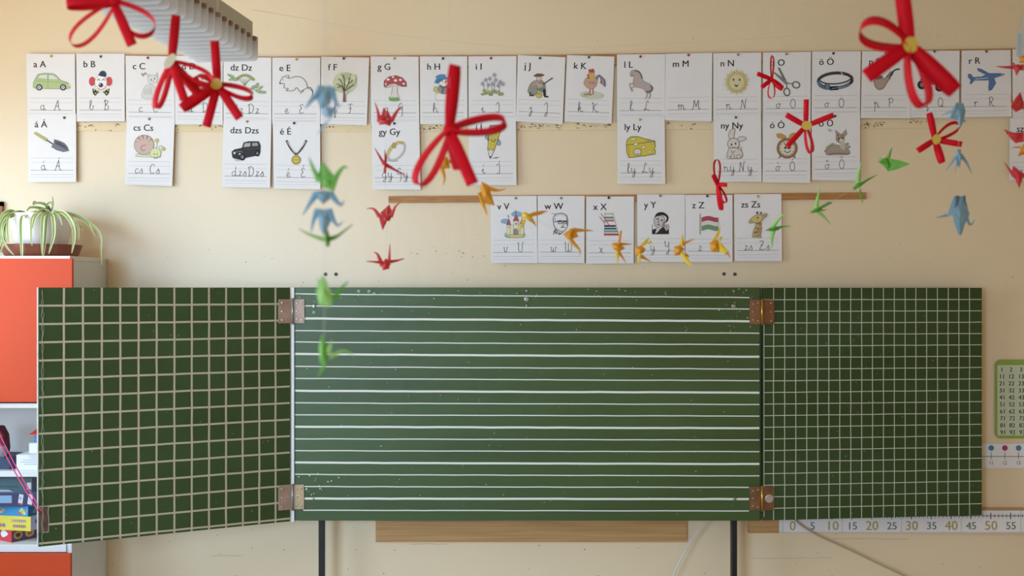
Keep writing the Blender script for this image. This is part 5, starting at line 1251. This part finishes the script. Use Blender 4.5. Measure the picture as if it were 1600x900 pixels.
c9 = crane('dark red paper crane above the gy card, in front of the mushroom card', cC, 3.1, 'red', [(180,245),(250,255),(335,240),(325,290),(305,327),(250,305),(190,312)], [([(236,122),(300,190),(330,245),(205,250)], .5),([(205,200),(290,235),(250,262),(190,255)],-.4)],
   [(N_,[(190,280),(175,170),(140,62)],.0065,.1),(T_,[(320,275),(370,190),(412,135),(450,118)],.0065,-.1)])
c10 = crane('thin red paper crane seen edge on in front of the gold ring card', cC, 3.1, 'red', [(248,575),(262,620),(276,660),(265,835),(235,832),(245,700)], [], [(WS,[(245,740),(200,660),(148,568)],.0055,-.4),(WS,[(265,745),(350,790),(465,850)],.006,.4)])
c11 = crane('red paper crane on the bare wall at the left end of the middle wood strip', cD, 3.15, 'red', [(180,245),(250,240),(325,235),(322,280),(300,317),(270,310),(228,400)], [([(300,133),(335,225),(270,250),(192,235)], .5),([(178,250),(322,245),(275,312),(228,418)], -.4)],
   [(N_,[(190,265),(150,205),(115,177),(48,180)],.006,.1),(T_,[(318,270),(345,205),(375,150),(432,108)],.006,-.1)])
c12 = crane('dark red paper crane with four thin points, lowest on the bare wall left', cD, 3.15, 'red', [(262,715),(305,762),(300,830),(230,846),(208,785)], [], [(N_,[(225,800),(190,710),(170,670),(135,650)],.007,-.1),(T_,[(292,790),(300,690),(303,560)],.006,.1),(WS,[(225,765),(150,757),(58,750)],.005,-.4),(WS,[(295,755),(380,740),(458,715)],.0055,.4)])
c13 = crane('orange paper crane under the left loop of the large red flower', cE, 2.9, 'orange', [(188,130),(240,122),(252,180),(272,268),(165,282),(110,222)], [([(190,130),(170,285),(110,225)], -.4)], [(T_,[(240,180),(300,195),(390,235)],.006,.1),(N_,[(165,270),(195,360),(200,420),(185,490)],.006,-.1)])
c14 = crane('large orange paper crane at the red ribbon tip, left of the castle card', cE, 2.95, 'orange', [(672,438),(760,482),(785,560),(845,748),(745,725),(665,695),(655,560)], [([(625,590),(665,570),(690,720),(665,690)], -.3)], [(T_,[(760,525),(840,545),(910,550),(985,525)],.0065,.1),(N_,[(675,680),(710,770),(748,872)],.007,-.1)])
c15 = crane('orange paper crane in front of the castle picture', cF, 3.0, 'orange', [(140,195),(195,195),(255,225),(300,292),(225,300),(140,262)], [([(240,220),(310,190),(420,172),(512,176),(410,225),(265,262)], .4)], [(N_,[(250,285),(300,330),(342,392)],.007,.2),(T_,[(175,300),(140,380),(78,492)],.0055,-.3,'yellow')], bcol='yellow')
c16 = crane('orange paper crane in front of the portrait with glasses', cF, 3.05, 'orange', [(835,418),(872,430),(862,540),(825,602),(770,565),(718,500)], [([(872,440),(905,470),(935,540),(845,572)], .4)], [(T_,[(865,445),(1000,447),(1150,450)],.007,.2),(N_,[(825,590),(900,670),(950,730),(955,805)],.0065,-.1)])
c17 = crane('yellow paper crane in front of the xylophone card', cG, 3.15, 'orange', [(122,228),(205,222),(282,290),(205,332),(135,300)], [([(195,300),(185,220),(222,75),(245,82),(215,290)],-.4)], [(T_,[(210,240),(290,238),(372,240)],.0055,.2),(WS,[(180,330),(182,400),(178,495)],.0065,-.5,'yellow'),(N_,[(200,335),(245,390),(292,465)],.0055,.1)], bcol='orange')
c18 = crane('yellow paper crane between the xylophone and the hand portrait cards', cG, 3.2, 'yellow', [(400,272),(470,258),(525,295),(510,330),(455,372),(400,372)], [([(455,262),(510,200),(572,150),(545,225),(500,265)],.4)], [(WS,[(462,285),(450,390),(435,502)],.008,-.5),(T_,[(475,385),(530,415),(592,445)],.006,.2,'orange'),(H_,[(560,235),(590,205),(605,240)],.004,.2)], bcol='orange')
c19 = crane('yellow paper crane between the hand portrait and the flag cards', cG, 3.25, 'yellow', [(862,268),(930,255),(990,292),(960,330),(925,372),(862,375)], [([(925,290),(970,330),(1040,430),(1082,492),(1035,488),(960,420)],-.4)], [(WS,[(963,255),(968,190),(970,118)],.009,.4),(T_,[(965,240),(1040,205),(1110,178)],.005,.2,'orange'),(N_,[(1000,360),(1030,380),(1048,395)],.005,.2,'orange')], bcol='orange')
c20 = crane('yellow paper crane below the flag, wing pointing up', cG, 3.3, 'yellow', [(1285,225),(1345,190),(1395,190),(1408,335),(1360,335),(1300,330)], [([(1388,190),(1440,245),(1505,312),(1485,352),(1405,338)],-.4),([(1300,225),(1345,150),(1395,60),(1420,8),(1405,110),(1375,180)],.4),([(1390,170),(1440,140),(1418,212)],.4)], [(N_,[(1470,345),(1505,355),(1522,412)],.0055,-.1,'orange')], bcol='orange')
c21 = crane('thin green paper crane beside the giraffe card', cH, 3.4, 'green2', [(80,690),(150,652),(225,658),(190,688),(130,695)], [], [(WS,[(140,665),(180,605),(242,543)],.0085,-.4,'lime'),(WS,[(148,690),(145,760),(155,842)],.0085,.4,'lime'),(T_,[(205,660),(250,655),(300,650)],.0045,.2,'green')])
c22 = crane('green paper crane below the right half of the middle wood strip', cH, 3.45, 'green2', [(450,540),(490,510),(535,492),(560,512),(520,535),(465,548)], [([(520,500),(610,450),(642,458),(560,505)],.4),([(530,520),(603,513),(560,530)],.4)], [(WS,[(502,505),(505,430),(517,338)],.009,-.4,'lime'),(WS,[(522,530),(580,575),(650,638)],.007,.4,'lime')])
c23 = crane('green paper crane crossing the right end of the middle wood strip', cH, 3.45, 'green2', [(803,345),(840,300),(885,285),(915,292),(870,325),(820,355)], [([(870,295),(940,255),(1018,224),(900,300)],.4),([(868,325),(885,400),(892,475),(860,385)],-.4)], [(WS,[(848,295),(845,220),(857,128)],.009,-.4,'lime'),(H_,[(812,345),(800,335),(795,330)],.005,-.2,'lime')])
c24 = crane('bright green paper crane on the bare wall right of the fawn card, uppermost green one', cH, 3.5, 'green', [(1020,122),(1078,85),(1115,100),(1145,190),(1100,200),(1060,150)], [([(1105,92),(1200,110),(1282,138),(1180,182),(1105,200)],-.3)], [(N_,[(1095,110),(1120,50),(1145,-5)],.008,.2),(H_,[(1060,110),(1030,95),(1015,125)],.006,.1,'lime')], bcol='green2')
c25 = crane('blue paper crane overlapping the lower corners of the q and r cards', cI, 3.2, 'blue', [(282,130),(355,135),(378,215),(358,320),(320,395),(295,310),(225,285),(240,215)], [([(285,135),(320,230),(230,290),(245,210)],-.3)], [(N_,[(235,215),(190,235),(140,260)],.004,.1,'lightblue'),(T_,[(360,305),(390,322)],.005,.2),(WS,[(225,270),(208,312)],.004,.2,'lightblue')])
c26 = crane('slim blue paper crane hanging in the middle of the right blue string', cI, 3.2, 'blue', [(292,598),(332,600),(335,690),(318,785),(295,770),(285,680)], [([(290,660),(305,690),(278,842),(275,780)],-.3)], [(WS,[(280,670),(220,740),(150,825)],.0055,-.4,'lightblue'),(WS,[(332,660),(400,725),(475,832)],.007,.4)])
c27 = crane('large slate blue paper crane, lowest of the right blue string', cJ, 3.2, 'blue', [(418,160),(480,180),(542,160),(610,320),(650,450),(575,600),(522,772),(478,772),(400,560),(385,450),(300,485),(345,320)],
   [([(395,390),(480,375),(580,420),(560,620),(500,775),(410,560)],-.4),([(425,165),(460,350),(380,390),(340,440),(300,480),(345,320)],.1)], [(N_,[(310,460),(230,478),(128,502)],.005,.1),('fold_shade',[(432,165),(428,280),(405,390)],.006,-.25,'slate'),('fold_shade',[(540,165),(560,250),(600,330)],.004,-.25,'slate'),(T_,[(600,470),(650,590),(695,600),(740,530)],.0055,.1)])  # slate strips put the shade of the creases into the paper colour
c28 = crane('red paper crane with long thin neck, uppermost at the right edge', cK, 3.3, 'red', [(105,122),(138,112),(150,140),(125,182),(112,150)], [([(130,120),(190,110),(230,150),(150,150)],.3)], [(N_,[(112,132),(60,130),(10,124)],.006,.1),(H_,[(115,125),(108,105),(100,125)],.003,.1)])
c29 = crane('red paper crane at the right edge in front of the s card', cK, 3.3, 'red', [(90,362),(120,310),(148,275),(166,335),(158,375),(120,396)], [([(120,330),(165,330),(215,350),(170,385)],.3),([(90,362),(150,280),(130,380)],-.4)], [(N_,[(100,340),(98,310),(96,280)],.003,.1),(T_,[(160,350),(210,330),(250,290)],.006,.1)])
c30 = crane('red paper crane at the right edge beside the letters sz', cK, 3.3, 'red', [(60,500),(110,515),(155,512),(190,550),(120,578),(88,548)], [([(110,515),(165,510),(230,560),(120,575)],-.3)], [(N_,[(80,520),(68,505),(55,495)],.006,.1),(T_,[(165,540),(220,520),(260,480)],.006,.1)])
c31 = crane('red paper crane, lowest at the right edge', cK, 3.3, 'red', [(105,708),(140,735),(170,760),(140,842),(118,790),(92,762)], [([(105,708),(150,745),(200,770),(130,790)],-.3)], [(N_,[(110,770),(85,730),(58,686)],.006,.1),(T_,[(165,770),(220,740),(260,700)],.006,.1)])
c32 = crane('orange paper crane beside the uppermost red crane at the right border', cK, 3.15, 'orange', [(135,68),(175,72),(205,95),(172,112),(145,100)], [([(135,68),(190,70),(230,60),(175,108)],.3)], [(N_,[(180,95),(220,120),(260,130)],.006,.1),(T_,[(170,75),(200,40),(240,20)],.006,.1)])
c33 = crane('orange paper crane pointing down between the two lower red cranes at the right border', cK, 3.15, 'orange', [(132,655),(150,605),(180,560),(205,600),(175,640)], [([(132,655),(172,575),(215,590),(170,640)],-.3)], [(N_,[(150,600),(120,600),(100,605)],.003,.1),(T_,[(190,590),(230,610),(260,660)],.006,.1)])

# ------------------------------------------------------------------ threads
M_NYL = mat('clear_nylon', 'd9d4c6', .35, spec=.5)
def thread(pts, label, r=.00035):
    o = MB().tube(pts, r, M_NYL, 5).build('nylon_thread'); return tag(o, label, 'thread', 'clear nylon threads')
def col(cs, label):
    cs = sorted(cs, key=lambda p: -p.z); p0 = Vector(cs[0])
    thread([(p0.x, p0.y, ZC-.0005)]+[tuple(c) for c in cs], label)
col([c1,c3,c4,c5,c6], 'clear thread carrying the blue and green cranes left of the red ones'); col([c2], 'clear thread carrying the light blue crane by the tree card'); col([c7,c8], 'clear thread carrying the two green cranes in front of the chalkboard')
col([c9,c10,c11,c12], 'clear thread carrying the four red cranes left of the large flower'); col([c25,c26,c27], 'clear thread carrying the three blue cranes at the right')
col([c28,c29,c30,c31], 'clear thread carrying the red cranes at the right edge'); col([c32,c33], 'clear thread carrying the orange cranes at the right border')
arc = [c13,c14,c15,c16,c17,c18,c19,c20,c21,c22,c23,c24]
thread([(arc[0].x-.15, arc[0].y, ZC-.0005)]+[tuple(c) for c in arc]+[(arc[-1].x+.25, arc[-1].y, ZC-.0005)], 'clear thread strung through the arc of orange, yellow and green cranes')
for (c, Y), lab in zip(FLOWERS, ('flower cut off at the upper left','flower with cream centre','flower beside the lamp end','large flower near the pencil card','largest flower near the p and q cards','flower in front of the alarm clock card','flower below the q card','small bow in front of the scissors card','small bow beside the bunny card')):
    p = W(c[0], c[1], Y); thread([(p.x, p.y, ZC-.0005), (p.x, p.y, p.z+.002)], 'clear thread from the ceiling to the red '+lab)
def line(pts, Y, label):
    P = smooth_path([W(x, y, Y) for x, y in pts], 6); thread(P, label, .0007)
    for i in range(7, len(P)-3, 9):
        pass
line([(395,15),(480,30),(600,52),(740,68),(860,75),(1000,70),(1150,62),(1350,48)], 3.9, 'clear thread sagging across the wall above the upper alphabet cards')
